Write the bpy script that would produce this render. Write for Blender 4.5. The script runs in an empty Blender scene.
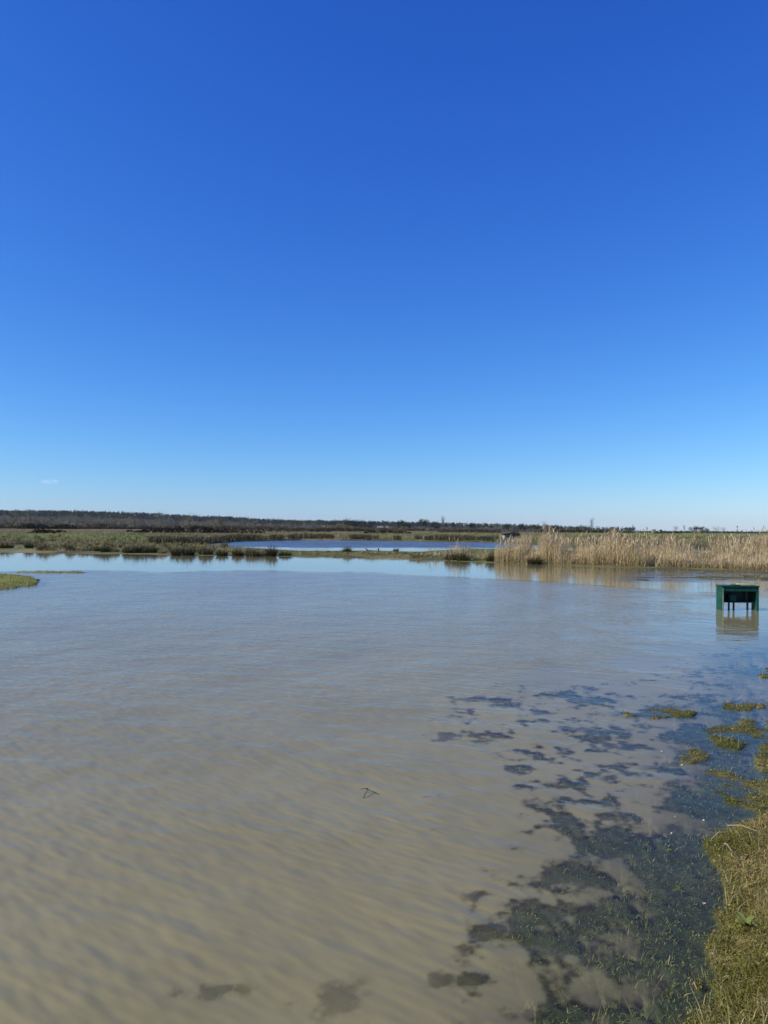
import bpy, bmesh, math
import numpy as np
from mathutils import Matrix, Vector

rng = np.random.default_rng(11)
SC = bpy.context.scene
COL = SC.collection
F = 760.0                      # focal length in pixels of a 768 x 1024 picture
EYE = 1.65
HX, HY = 384.0, 529.2          # horizon point
ROLL = 0.0065
SUN_EL = math.radians(33)
SUN_AZ = math.radians(257)     # clockwise from +Y (north): west, slightly behind the camera
TAU = 2 * math.pi

# ------------------------------------------------------------------ small maths
def G(px, py, z=0.0):
    """ground point seen at a picture position of the reference layout"""
    u = np.asarray(px, float) - HX; v = np.asarray(py, float) - HY
    c, s = math.cos(ROLL), math.sin(ROLL)
    u0 = u * c + v * s; v0 = -u * s + v * c
    d = (EYE - z) * F / v0
    return u0 * d / F, d

def atd(px, py, d):
    """point at distance d (m forward) in that direction"""
    u = px - HX; v = py - HY
    u0 = u + v * ROLL; v0 = v - u * ROLL
    return (u0 * d / F, d, EYE - v0 * d / F)

def PX(X, Y):
    Yc = np.maximum(Y, 0.4)
    u0 = X * F / Yc; v0 = EYE * F / Yc
    return HX + u0 - v0 * ROLL, HY + v0 + u0 * ROLL

def sm(a, b, x):
    t = np.clip((x - a) / (b - a), 0, 1)
    return t * t * (3 - 2 * t)

def _hash(i, j, seed):
    n = (i * 374761393 + j * 668265263 + seed * 974634777) & 0xFFFFFFFF
    n = ((n ^ (n >> 13)) * 1274126177) & 0xFFFFFFFF
    return ((n ^ (n >> 16)) & 0xFFFF) / 65535.0

def vnoise(x, y, seed=0):
    xi = np.floor(x).astype(np.int64); yi = np.floor(y).astype(np.int64)
    fx = x - xi; fy = y - yi
    fx = fx * fx * (3 - 2 * fx); fy = fy * fy * (3 - 2 * fy)
    a = _hash(xi, yi, seed); b = _hash(xi + 1, yi, seed)
    c = _hash(xi, yi + 1, seed); d = _hash(xi + 1, yi + 1, seed)
    return (a * (1 - fx) + b * fx) * (1 - fy) + (c * (1 - fx) + d * fx) * fy

def fbm(x, y, oct=4, seed=0):
    t = 0; a = 0.5; s = 0
    for k in range(oct):
        t = t + a * vnoise(x * 2 ** k + 17.3 * k, y * 2 ** k - 9.1 * k, seed + k); s += a; a *= 0.5
    return t / s

# ------------------------------------------------------------------ terrain
SH_Y = np.array([400, 600, 640, 668, 690, 720, 745, 775, 805, 818, 828, 838, 858, 880, 900, 918, 940, 960, 985, 1002, 1024, 1080, 1300, 2000])
SH_X = np.array([900, 850, 800, 772, 782, 770, 772, 772, 766, 764, 745, 714, 706, 716, 722, 716, 704, 716, 712, 712, 696, 650, 520, 200])
FB_X = np.array([-900, 0, 130, 200, 300, 384, 450, 500, 560, 640, 700, 768, 1000, 1500])
FB_Y = np.array([550, 552.6, 554, 555.5, 556.5, 558.5, 561, 563, 565, 567.6, 569, 571.5, 577, 586])
# submerged weed: picture-position blobs (cx, cy, rx, ry, density)
WEED = [(490,700,42,8,.75),(560,694,60,8,.6),(600,700,50,8,.75),(465,735,45,7,.85),(520,722,30,6,.5),(545,758,38,12,.75),
        (532,785,36,8,.95),(570,800,50,11,.85),(600,772,45,10,.45),(527,850,36,12,.85),(590,842,50,14,.85),(612,815,40,6,.9),
        (560,880,45,12,.85),(520,940,60,18,.9),(560,965,70,25,.85),(465,980,40,8,.85),(500,1012,60,16,.85),(590,918,45,20,.75),
        (640,900,50,25,.85),(660,868,40,20,.7),(640,965,60,28,.95),(600,1015,80,22,.95),(680,930,50,28,1),(700,800,50,20,.9),
        (735,785,50,40,1.2),(690,702,45,10,.7),(715,680,60,12,.55),(748,654,26,5,.75),(655,737,60,14,.5),(340,1000,40,12,.75),(190,985,60,9,.7),
        (205,987,34,8,.5),(320,1010,60,14,.4),(432,795,24,4,.4),(425,829,28,5,.5),(410,745,34,4,.45),(690,840,40,18,.75),(690,870,36,18,.8),
        (700,960,40,60,1.1),(560,1060,180,40,1.),(430,1050,90,25,.6),(720,735,60,30,.8),(640,690,60,10,.4),(585,735,50,12,.3)]
BROAD = [(694,905,76,120,1.9),(690,1010,80,70,1.6),(738,795,42,40,1.5),(600,800,130,110,1),(575,930,140,90,1),(560,705,130,32,.9),(690,760,90,90,1),(640,1000,150,70,1),(475,722,70,28,.75),
         (440,790,60,40,.35),(350,1000,60,30,.75),(210,990,55,16,.7),(470,985,50,22,.8),(620,700,90,14,.8),(500,700,60,16,.7),(720,668,60,24,.85)]
ISLE = [(664,714,50,6.5,1.12),(742,707,36,6.5,1.1),(745,735,46,15,1.2),(693,757,24,9,.95),(716,778,28,13,1.15),(745,792,36,14,1.1),
        (770,800,30,20,1.2),(768,673,18,8,1),(764,760,16,16,1),(684,745,18,6,.5),(672,878,14,8,.45),(700,937,26,8,.6),(790,590,36,3.6,1),
        (560,660,1,1,0),(640,1010,60,16,.25),(706,770,20,6,.7)]
SPIT = [(-32,582,92,11,1.2),(50,572.6,80,1.35,.82)]

def blobs(L, px, py):
    r = np.zeros_like(px)
    for cx, cy, rx, ry, a in L:
        q = ((px - cx) / rx) ** 2 + ((py - cy) / ry) ** 2
        r = np.maximum(r, a * np.exp(-q * 0.9))
    return r

def weed_mask(X, Y, px, py):
    near = (py > 640)
    n = .56 * fbm(X * 4.2, Y * 3.8, 5, 3) + .44 * fbm(X * 15, Y * 13, 4, 4)
    n = (n - .5) * 1.75 + .5 + .16 * (fbm(X * 2.2 + Y * .5, Y * 7.0, 3, 14) - .5)
    D = .30 * blobs(WEED, px, py) + .37 * blobs(BROAD, px, py)
    m = sm(-0.07, 0.20, D + .135 - n) * sm(.10, .22, D)
    return np.where(near, m, 0.0)

PT_X = np.array([200, 215, 240, 300, 360, 420, 470, 505, 560, 640, 720, 735])
PT_T = np.array([545.2, 543.4, 541.6, 540.2, 540.6, 541.5, 542.0, 542.6, 547.6, 549.0, 550.4, 551.4])
PT_B = np.array([545.6, 546.6, 548.6, 552.0, 551.9, 552.8, 549.5, 550.4, 551.6, 552.4, 553.2, 551.8])

def ponds(px, py):
    t = np.interp(px, PT_X, PT_T); b = np.interp(px, PT_X, PT_B)
    m = (px > 200) & (px < 735) & (py > t) & (py < b)
    m |= (px > -300) & (px < 34) & (py > 545.6 + 0.02 * np.clip(px, 0, 40)) & (py < 548.9)
    m |= (px > 168) & (px < 222) & (py > 542.4) & (py < 544.6)
    return m

RG_X = np.array([-2500, -900, -300, 0, 50, 100, 150, 200, 230, 260, 300, 340, 380, 420, 500, 560, 600, 768, 1200, 3000])
RG_V = np.array([14, 17, 15, 16, 16.6, 15.6, 14.3, 11.8, 11.3, 9.2, 8.4, 8.2, 7.2, 6.8, 6., 4.4, 1.8, 1.0, 1.0, 2.0])

def H(X, Y):
    X = np.asarray(X, float); Y = np.asarray(Y, float)
    px, py = PX(X, Y)
    n1 = fbm(X * 0.9, Y * 0.9, 4, 1); n2 = fbm(X * 6, Y * 6, 3, 5)
    # right-hand shore
    jag = (fbm(X * 4, Y * 4, 3, 8) - .5) * 0.22 + (fbm(X * 13, Y * 13, 3, 7) - .5) * .20
    s = (px - np.interp(py, SH_Y, SH_X)) * np.maximum(Y, .4) / F + jag
    bed = -0.05 - 0.27 * (1 - np.exp(np.minimum(s, 0) * 0.85)) + (n1 - .5) * 0.05
    z = np.where(s > 0, np.minimum(0.22 * s, 0.09) + (n2 - .45) * 0.05 * sm(0, .3, s) + 0.004, bed)
    # weed hummocks under water
    w = weed_mask(X, Y, px, py)
    n5 = fbm(X * 16, Y * 14, 3, 6)
    top = -0.002 - 0.034 * n5 - 0.055 * sm(500, 390, px)
    z = np.where(s <= 0, z + (np.maximum(top, z) - z) * w, z)
    # little grassy islands
    i = blobs(ISLE, px, py) + blobs(SPIT, px, py)
    i = sm(.42, .75, i + (fbm(X * 6, Y * 5, 5, 9) - .5) * 1.0 * np.where(Y < 12, 1, .25))
    z = z + (np.maximum(z, np.where(Y < 12, -0.017 + 0.040 * n2, .012 + .045 * n2)) - z) * i
    # shallow dark shoal in front of the reeds
    sh = sm(560, 640, px) * sm(583.5, 580.5, py + (n1 - .5) * 4) * sm(500, 540, py)
    n4 = fbm(X * .8, Y * 1.4, 4, 12)
    z = np.where(Y > 20, z + (np.maximum(z, -.034 + .062 * n4) - z) * sh, z)
    # far bank and marsh
    Yf = EYE * F / (np.interp(px, FB_X, FB_Y) - HY - (px - HX) * ROLL)
    t = Y - Yf + (fbm(X * .35, Y * .12, 4, 21) - .5) * 3.0
    land = 0.02 + 0.07 * sm(0, 3, t) + 0.10 * sm(75, 110, Y) + (fbm(X * .15, Y * .08, 3, 22) - .5) * .08 * sm(1, 5, t)
    land = np.where(Y > 400, land + (fbm(X * .01, Y * .006, 3, 30) - .5) * .5, land)
    z = np.where(t > 0, land, np.where(t > -3, np.maximum(z, -0.05 + 0.06 * (t / 3)), z))
    pond = ponds(px, py) & (t > 0.8)
    z = np.where(pond, -0.25, z)
    # wooded ridge
    ridge = EYE + np.interp(px, RG_X, RG_V) / F * 2600 - 12.0
    ridge = np.maximum(ridge, .5) + (fbm(X * .004, Y * .004, 3, 40) - .5) * 4
    far = sm(1400, 2600, Y)
    z = np.where(Y > 1400, z + (ridge - z) * far * (1 - .6 * sm(2800, 6000, Y)), z)
    # behind and beside the viewer: bank
    back = sm(1.2, 0.2, Y + .25 * X)
    z = np.where(Y < 1.6, z + (0.1 - z) * back, z)
    return z

def cmix(a, b, t):
    return a + (np.asarray(b) - a) * t[..., None]

def landcolour(X, Y, z):
    px, py = PX(X, Y)
    n = fbm(X * .12, Y * .05, 4, 50); f = fbm(X * 2.2, Y * 2.2, 4, 51); g = fbm(X * .6, Y * .3, 4, 53)
    c = np.empty(X.shape + (3,)); c[:] = (.150, .138, .052)
    c = cmix(c, (.27, .22, .105), sm(.45, .7, n))
    c = cmix(c, (.125, .15, .042), sm(.42, .6, g) * .7)
    c = cmix(c, (.060, .052, .026), sm(.52, .66, fbm(X * .035 + 7, Y * .022, 4, 57)) * .8)
    c = cmix(c, (.085, .072, .034), sm(.50, .66, fbm(X * .4, Y * .12, 4, 58)) * .8)
    v = py - HY - (px - HX) * ROLL
    mead = sm(9.5, 10.5, v) * sm(14.5, 13, v) * sm(320, 180, px)
    mead = np.maximum(mead, sm(1.5, 2.2, v) * sm(5.4, 4.4, v) * sm(540, 600, px))
    mead = np.maximum(mead, sm(6.5, 7.5, v) * sm(11, 10, v) * sm(430, 500, px) * sm(580, 500, px))
    mead = np.maximum(mead, sm(5.5, 6.5, v) * sm(10, 9, v) * sm(300, 400, px) * sm(560, 480, px) * .7)
    c = cmix(c, (.140, .195, .045), mead * .8)
    brown = sm(1, 2, v) * sm(8, 6, v) * sm(500, 300, px)
    c = cmix(c, (.165, .135, .062), brown * .7)
    # near bank: turf with straw further in
    nb = sm(14, 10, Y)
    turf = np.empty_like(c); turf[:] = (.075, .080, .022)
    turf = cmix(turf, (.19, .155, .070), sm(.35, .65, f) * .8)
    c = c + (turf - c) * nb[..., None]
    # bank spit left
    sp = sm(.3, .6, blobs(SPIT, px, py)); c = cmix(c, (.19, .195, .045), sp)
    # mud and silt below water
    silt = np.empty_like(c); silt[:] = (.20, .175, .115)
    w = weed_mask(X, Y, px, py)
    dark = np.empty_like(c); dark[:] = (.030, .044, .014)
    dark = cmix(dark, (.055, .062, .02), sm(.45, .70, f))
    silt = silt + (dark - silt) * np.maximum(w, sm(-.09, -.04, z) * (Y < 14) * (px > 600))[..., None]
    silt = cmix(silt, (.03, .035, .03), 1.0 * (Y > 50))
    shoal = sm(560, 640, px) * (Y > 20) * (Y < 45)
    silt = cmix(silt, (.055, .05, .04), shoal)
    wet = sm(.012, -.006, z)
    c = c + (silt - c) * wet[..., None]
    # forest floor on the ridge
    c = cmix(c, (.035, .042, .028), sm(1500, 1900, Y))
    return c

# ------------------------------------------------------------------ mesh helpers
def link(o, parent=None):
    COL.objects.link(o)
    if parent is not None: o.parent = parent
    return o

def np_mesh(name, V, quads=None, tris=None, col=None, attrs=None, smooth=False, mat=None):
    me = bpy.data.meshes.new(name)
    nq = 0 if quads is None else len(quads); nt = 0 if tris is None else len(tris)
    me.vertices.add(len(V)); me.vertices.foreach_set('co', np.ascontiguousarray(V, np.float32).ravel())
    loops = np.concatenate([a.ravel() for a in ([quads] if nq else []) + ([tris] if nt else [])]).astype(np.int32)
    me.loops.add(len(loops)); me.loops.foreach_set('vertex_index', loops)
    me.polygons.add(nq + nt)
    st = np.concatenate([np.arange(nq) * 4, nq * 4 + np.arange(nt) * 3]).astype(np.int32)
    me.polygons.foreach_set('loop_start', st)
    me.polygons.foreach_set('use_smooth', np.full(nq + nt, smooth))
    if col is not None:
        a = me.attributes.new('Col', 'FLOAT_COLOR', 'POINT')
        c4 = np.ones((len(V), 4), np.float32); c4[:, :3] = col
        a.data.foreach_set('color', c4.ravel())
    for k, v in (attrs or {}).items():
        a = me.attributes.new(k, 'FLOAT', 'POINT'); a.data.foreach_set('value', np.ascontiguousarray(v, np.float32))
    me.update(calc_edges=True); me.validate()
    if mat: me.materials.append(mat)
    return me

class Soup:
    """collects coloured blades, leaf quads and tubes for ONE mesh"""
    def __init__(s): s.V = []; s.Q = []; s.T = []; s.C = []; s.n = 0
    def _add(s, V, Q, T, C):
        if Q is not None and len(Q): s.Q.append(Q + s.n)
        if T is not None and len(T): s.T.append(T + s.n)
        s.V.append(V); s.C.append(C); s.n += len(V)
    def blades(s, base, h, w, lean, col, droop=0.25):
        """base (N,3); h, w (N); lean (N,2) sideways travel of the tip in units of height"""
        N = len(base); az = rng.uniform(0, TAU, N)
        sx = np.stack([np.cos(az), np.sin(az), np.zeros(N)], 1) * (w / 2)[:, None]
        up = np.zeros((N, 3)); up[:, 2] = h
        ln = np.zeros((N, 3)); ln[:, :2] = lean * h[:, None]
        mid = base + up * .55 + ln * .35
        tip = base + up * (1 - droop * np.minimum(np.linalg.norm(lean, axis=1), 1.2))[:, None] + ln
        V = np.stack([base - sx, base + sx, mid + sx * .75, mid - sx * .75, tip], 1).reshape(-1, 3)
        o = np.arange(N)[:, None] * 5
        s._add(V, o + np.array([[0, 1, 2, 3]]), o + np.array([[3, 2, 4]]), np.repeat(col, 5, 0))
    def leaves(s, P, size, col, flat=1.0):
        N = len(P)
        a = rng.normal(size=(N, 3)); a /= np.linalg.norm(a, axis=1)[:, None]
        b = rng.normal(size=(N, 3)); b -= a * (a * b).sum(1)[:, None]; b /= np.linalg.norm(b, axis=1)[:, None]
        a = a * (size * .5)[:, None]; b = b * (size * .5 * flat)[:, None]
        V = np.stack([P - a, P + b, P + a, P - b], 1).reshape(-1, 3)
        o = np.arange(N)[:, None] * 4
        s._add(V, o + np.array([[0, 1, 2, 3]]), None, np.repeat(col, 4, 0))
    def tube(s, pts, rad, col, k=6):
        pts = np.asarray(pts, float); rad = np.asarray(rad, float)
        n = len(pts); V = []
        for i in range(n):
            t = pts[min(i + 1, n - 1)] - pts[max(i - 1, 0)]; t = t / (np.linalg.norm(t) + 1e-9)
            r = np.cross(t, (0.31, 0.9, 0.17)); r /= np.linalg.norm(r) + 1e-9; q = np.cross(t, r)
            an = np.arange(k) / k * TAU
            V.append(pts[i] + rad[i] * (np.cos(an)[:, None] * r + np.sin(an)[:, None] * q))
        V = np.concatenate(V); Q = []
        for i in range(n - 1):
            for j in range(k):
                Q.append((i * k + j, i * k + (j + 1) % k, (i + 1) * k + (j + 1) % k, (i + 1) * k + j))
        s._add(V, np.array(Q), None, np.tile(np.asarray(col, float), (len(V), 1)))
    def mesh(s, name, mat):
        return np_mesh(name, np.concatenate(s.V), np.concatenate(s.Q) if s.Q else None,
                       np.concatenate(s.T) if s.T else None, np.concatenate(s.C), mat=mat)

def jit(cols, N, amt=.25):
    """N colours picked from a palette with brightness jitter"""
    cols = np.asarray(cols, float)
    c = cols[rng.integers(0, len(cols), N)]
    return c * rng.uniform(1 - amt, 1 + amt, (N, 1))

def tag(o, label=None, cat=None, group=None, kind=None):
    if label: o['label'] = label
    if cat: o['category'] = cat
    if group: o['group'] = group
    if kind: o['kind'] = kind
    return o

def empty(name, loc, rz=0):
    o = bpy.data.objects.new(name, None); o.location = loc; o.rotation_euler = (0, 0, rz)
    o.empty_display_size = .2
    return link(o)

def obj(name, me, parent=None, loc=(0, 0, 0), rz=0, sc=1):
    o = bpy.data.objects.new(name, me); o.location = loc; o.rotation_euler = (0, 0, rz)
    o.scale = (sc, sc, sc) if np.isscalar(sc) else sc
    return link(o, parent)

# ------------------------------------------------------------------ materials
def newmat(name):
    m = bpy.data.materials.new(name); m.use_nodes = True
    nt = m.node_tree; nt.nodes.clear()
    return m, nt, nt.nodes.new('ShaderNodeOutputMaterial')

def nd(nt, t, **kw):
    n = nt.nodes.new(t)
    for k, v in kw.items():
        if k.startswith('i_'): n.inputs[int(k[2:]) if k[2:].isdigit() else k[2:]].default_value = v
        else: setattr(n, k, v)
    return n

def leafmat(name, trans=.25, gloss=0.0):
    m, nt, out = newmat(name); L = nt.links
    a = nd(nt, 'ShaderNodeAttribute', attribute_name='Col')
    d = nd(nt, 'ShaderNodeBsdfDiffuse'); t = nd(nt, 'ShaderNodeBsdfTranslucent')
    mx = nd(nt, 'ShaderNodeMixShader'); mx.inputs[0].default_value = trans
    L.new(a.outputs[0], d.inputs[0]); L.new(a.outputs[0], t.inputs[0])
    L.new(d.outputs[0], mx.inputs[1]); L.new(t.outputs[0], mx.inputs[2])
    s = mx
    if gloss:
        g = nd(nt, 'ShaderNodeBsdfGlossy'); g.inputs['Roughness'].default_value = .45
        m2 = nd(nt, 'ShaderNodeMixShader'); m2.inputs[0].default_value = gloss
        L.new(mx.outputs[0], m2.inputs[1]); L.new(g.outputs[0], m2.inputs[2]); s = m2
    L.new(s.outputs[0], out.inputs[0])
    return m

def paint(name, col, rough=.5, metal=0.0, var=.25, scale=6.0, spec=.4):
    m, nt, out = newmat(name); L = nt.links
    tc = nd(nt, 'ShaderNodeTexCoord'); n = nd(nt, 'ShaderNodeTexNoise'); n.inputs['Scale'].default_value = scale
    n.inputs['Detail'].default_value = 5
    L.new(tc.outputs['Object'], n.inputs['Vector'])
    r = nd(nt, 'ShaderNodeValToRGB')
    r.color_ramp.elements[0].color = (*[c * (1 - var) for c in col], 1); r.color_ramp.elements[0].position = .3
    r.color_ramp.elements[1].color = (*[min(1, c * (1 + var)) for c in col], 1); r.color_ramp.elements[1].position = .7
    L.new(n.outputs[0], r.inputs[0])
    b = nd(nt, 'ShaderNodeBsdfPrincipled'); b.inputs['Roughness'].default_value = rough; b.inputs['Metallic'].default_value = metal
    b.inputs['Specular IOR Level'].default_value = spec
    L.new(r.outputs[0], b.inputs['Base Color'])
    bp = nd(nt, 'ShaderNodeBump'); bp.inputs['Strength'].default_value = .15; bp.inputs['Distance'].default_value = .01
    L.new(n.outputs[0], bp.inputs['Height']); L.new(bp.outputs[0], b.inputs['Normal'])
    L.new(b.outputs[0], out.inputs[0])
    return m

M_GRASS = leafmat('turf_blades', .25, .03)
M_WEED = leafmat('submerged_weed', .15)
M_REED = leafmat('dry_reed', .30)
M_LEAF = leafmat('foliage', .2)
M_TWIG = leafmat('bare_twigs', .05)
M_DOCK = leafmat('broad_leaf', .25, .02)

def ground_material():
    m, nt, out = newmat('marsh_soil'); L = nt.links
    a = nd(nt, 'ShaderNodeAttribute', attribute_name='Col')
    g = nd(nt, 'ShaderNodeNewGeometry')
    n1 = nd(nt, 'ShaderNodeTexNoise'); n1.inputs['Scale'].default_value = 18; n1.inputs['Detail'].default_value = 6
    n2 = nd(nt, 'ShaderNodeTexNoise'); n2.inputs['Scale'].default_value = .45; n2.inputs['Detail'].default_value = 5
    L.new(g.outputs['Position'], n1.inputs['Vector']); L.new(g.outputs['Position'], n2.inputs['Vector'])
    mr = nd(nt, 'ShaderNodeMapRange'); mr.inputs[1].default_value = .3; mr.inputs[2].default_value = .7; mr.inputs[3].default_value = .6; mr.inputs[4].default_value = 1.4
    mr2 = nd(nt, 'ShaderNodeMapRange'); mr2.inputs[1].default_value = .3; mr2.inputs[2].default_value = .7; mr2.inputs[3].default_value = .75; mr2.inputs[4].default_value = 1.25
    L.new(n1.outputs[0], mr.inputs[0]); L.new(n2.outputs[0], mr2.inputs[0])
    mu = nd(nt, 'ShaderNodeMath', operation='MULTIPLY'); L.new(mr.outputs[0], mu.inputs[0]); L.new(mr2.outputs[0], mu.inputs[1])
    vm = nd(nt, 'ShaderNodeVectorMath', operation='SCALE'); L.new(a.outputs[0], vm.inputs[0]); L.new(mu.outputs[0], vm.inputs['Scale'])
    b = nd(nt, 'ShaderNodeBsdfPrincipled'); b.inputs['Roughness'].default_value = .9; b.inputs['Specular IOR Level'].default_value = .15
    L.new(vm.outputs[0], b.inputs['Base Color'])
    bp = nd(nt, 'ShaderNodeBump'); bp.inputs['Strength'].default_value = .5; bp.inputs['Distance'].default_value = .02
    L.new(n1.outputs[0], bp.inputs['Height']); L.new(bp.outputs[0], b.inputs['Normal'])
    L.new(b.outputs[0], out.inputs[0])
    return m

def water_material():
    m, nt, out = newmat('silty_water'); L = nt.links
    g = nd(nt, 'ShaderNodeNewGeometry')
    murk = nd(nt, 'ShaderNodeAttribute', attribute_name='murk')
    ruf = nd(nt, 'ShaderNodeAttribute', attribute_name='ruffle')
    def waves(rot, sx, sy, scale, detail, amp, dist=0.0, ridge=False):
        mp = nd(nt, 'ShaderNodeMapping', vector_type='TEXTURE'); mp.inputs['Rotation'].default_value = (0, 0, rot); mp.inputs['Scale'].default_value = (1 / sx, sy, 1)
        n = nd(nt, 'ShaderNodeTexNoise'); n.inputs['Scale'].default_value = scale; n.inputs['Detail'].default_value = detail
        n.inputs['Roughness'].default_value = .45; n.inputs['Distortion'].default_value = dist
        L.new(g.outputs['Position'], mp.inputs['Vector']); L.new(mp.outputs[0], n.inputs['Vector'])
        s = nd(nt, 'ShaderNodeMath', operation='MULTIPLY'); s.inputs[1].default_value = amp
        src = n.outputs[0]
        if ridge:                                   # short sharp crests
            e = nd(nt, 'ShaderNodeMath', operation='MULTIPLY_ADD'); e.inputs[1].default_value = 2; e.inputs[2].default_value = -1; L.new(src, e.inputs[0])
            f = nd(nt, 'ShaderNodeMath', operation='ABSOLUTE'); L.new(e.outputs[0], f.inputs[0])
            g2 = nd(nt, 'ShaderNodeMath', operation='POWER'); g2.inputs[1].default_value = .8; L.new(f.outputs[0], g2.inputs[0])
            h2 = nd(nt, 'ShaderNodeMath', operation='MULTIPLY'); h2.inputs[1].default_value = -1; L.new(g2.outputs[0], h2.inputs[0]); src = h2.outputs[0]
        L.new(src, s.inputs[0]); return s
    r = math.radians(-33)                      # crests run from far left to near right
    a = waves(r, .36, 1, 10.5, 1, .021, .1); b = waves(r + .15, .32, 1, 3.2, 1, .028); c = waves(r - .25, .40, 1, 20, 0, .0046)
    ad = nd(nt, 'ShaderNodeMath', operation='ADD'); L.new(a.outputs[0], ad.inputs[0]); L.new(b.outputs[0], ad.inputs[1])
    ad2 = nd(nt, 'ShaderNodeMath', operation='ADD'); L.new(ad.outputs[0], ad2.inputs[0]); L.new(c.outputs[0], ad2.inputs[1])
    # gusts: patches of stronger and weaker ripple
    gu = nd(nt, 'ShaderNodeTexNoise'); gu.inputs['Scale'].default_value = .9; gu.inputs['Detail'].default_value = 3
    L.new(g.outputs['Position'], gu.inputs['Vector'])
    gr = nd(nt, 'ShaderNodeMapRange'); gr.inputs[1].default_value = .3; gr.inputs[2].default_value = .7; gr.inputs[3].default_value = .45; gr.inputs[4].default_value = 1.25
    L.new(gu.outputs[0], gr.inputs[0])
    am = nd(nt, 'ShaderNodeMath', operation='MULTIPLY'); L.new(gr.outputs[0], am.inputs[0]); L.new(ruf.outputs['Fac'], am.inputs[1])
    hh = nd(nt, 'ShaderNodeMath', operation='MULTIPLY'); L.new(ad2.outputs[0], hh.inputs[0]); L.new(am.outputs[0], hh.inputs[1])
    bp = nd(nt, 'ShaderNodeBump'); bp.inputs['Strength'].default_value = 1; bp.inputs['Distance'].default_value = 1
    L.new(hh.outputs[0], bp.inputs['Height'])
    fr = nd(nt, 'ShaderNodeFresnel'); io = nd(nt, 'ShaderNodeMapRange'); io.inputs[3].default_value = 1.333; io.inputs[4].default_value = 1 / 1.333
    L.new(g.outputs['Backfacing'], io.inputs[0]); L.new(io.outputs[0], fr.inputs['IOR']); L.new(bp.outputs[0], fr.inputs['Normal'])
    # a ruffled surface mirrors less at grazing angles
    k = nd(nt, 'ShaderNodeMath', operation='MULTIPLY_ADD'); k.inputs[1].default_value = -.27; k.inputs[2].default_value = 1
    L.new(ruf.outputs['Fac'], k.inputs[0])
    fk = nd(nt, 'ShaderNodeMath', operation='MULTIPLY'); L.new(fr.outputs[0], fk.inputs[0]); L.new(k.outputs[0], fk.inputs[1])
    # clear-sky light is partly polarised, so the mirror is weaker where the view is steep
    sq = nd(nt, 'ShaderNodeMath', operation='SQRT'); L.new(fr.outputs[0], sq.inputs[0])
    pl = nd(nt, 'ShaderNodeMath', operation='MULTIPLY_ADD'); pl.inputs[1].default_value = .66; pl.inputs[2].default_value = .45; pl.use_clamp = True
    L.new(sq.outputs[0], pl.inputs[0])
    fp = nd(nt, 'ShaderNodeMath', operation='MULTIPLY'); L.new(fk.outputs[0], fp.inputs[0]); L.new(pl.outputs[0], fp.inputs[1]); fk = fp
    ro = nd(nt, 'ShaderNodeMapRange'); ro.clamp = False; ro.inputs[3].default_value = .03; ro.inputs[4].default_value = .22
    L.new(ruf.outputs['Fac'], ro.inputs[0])
    gl = nd(nt, 'ShaderNodeBsdfGlossy'); L.new(ro.outputs[0], gl.inputs['Roughness']); L.new(bp.outputs[0], gl.inputs['Normal'])
    gl.inputs['Color'].default_value = (1, 1, 1, 1)
    # silt clouds
    cl = nd(nt, 'ShaderNodeTexNoise'); cl.inputs['Scale'].default_value = .8; cl.inputs['Detail'].default_value = 4
    L.new(g.outputs['Position'], cl.inputs['Vector'])
    cr = nd(nt, 'ShaderNodeValToRGB')
    cr.color_ramp.elements[0].position = .3; cr.color_ramp.elements[0].color = (.248, .222, .112, 1)
    cr.color_ramp.elements[1].position = .7; cr.color_ramp.elements[1].color = (.300, .266, .138, 1)
    L.new(cl.outputs[0], cr.inputs[0])
    df = nd(nt, 'ShaderNodeBsdfDiffuse'); L.new(cr.outputs[0], df.inputs[0]); L.new(bp.outputs[0], df.inputs['Normal'])
    tr = nd(nt, 'ShaderNodeBsdfTransparent'); tr.inputs[0].default_value = (.93, .96, .94, 1)
    bd = nd(nt, 'ShaderNodeMixShader'); L.new(murk.outputs['Fac'], bd.inputs[0]); L.new(tr.outputs[0], bd.inputs[1]); L.new(df.outputs[0], bd.inputs[2])
    mx = nd(nt, 'ShaderNodeMixShader'); L.new(fk.outputs[0], mx.inputs[0]); L.new(bd.outputs[0], mx.inputs[1]); L.new(gl.outputs[0], mx.inputs[2])
    L.new(mx.outputs[0], out.inputs[0])
    return m

# ------------------------------------------------------------------ ground and water sheets
def ringset():
    r = [.35]
    while r[-1] < 12000:
        d = r[-1]
        r.append(d * (1.03 if d < 1.9 else 1.0034 if d < 6.5 else 1.0065 if d < 12 else 1.012 if d < 30 else 1.006 if d < 60 else 1.012 if d < 200 else 1.03))
    return np.array(r)
def angset():
    fine = np.arange(-44, 44.001, .13)
    return np.radians(np.concatenate([np.arange(-180, -44, 4.0), fine, np.arange(46, 179.9, 4.0)]))
R = ringset(); A = angset(); NR, NA = len(R), len(A)
rr, aa = np.meshgrid(R, A, indexing='ij')
# rings are straight in front of the viewer (constant forward distance) inside the view
kk = 1 / np.cos(np.clip(aa, -math.radians(46), math.radians(46)))
GX = rr * kk * np.sin(aa); GY = rr * kk * np.cos(aa)
GZ = H(GX, GY)
idx = np.arange(NR * NA).reshape(NR, NA)
nx = np.roll(idx, -1, axis=1)
QUADS = np.stack([idx[:-1], nx[:-1], nx[1:], idx[1:]], -1).reshape(-1, 4)
Vg = np.stack([GX, GY, GZ], -1).reshape(-1, 3)
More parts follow.
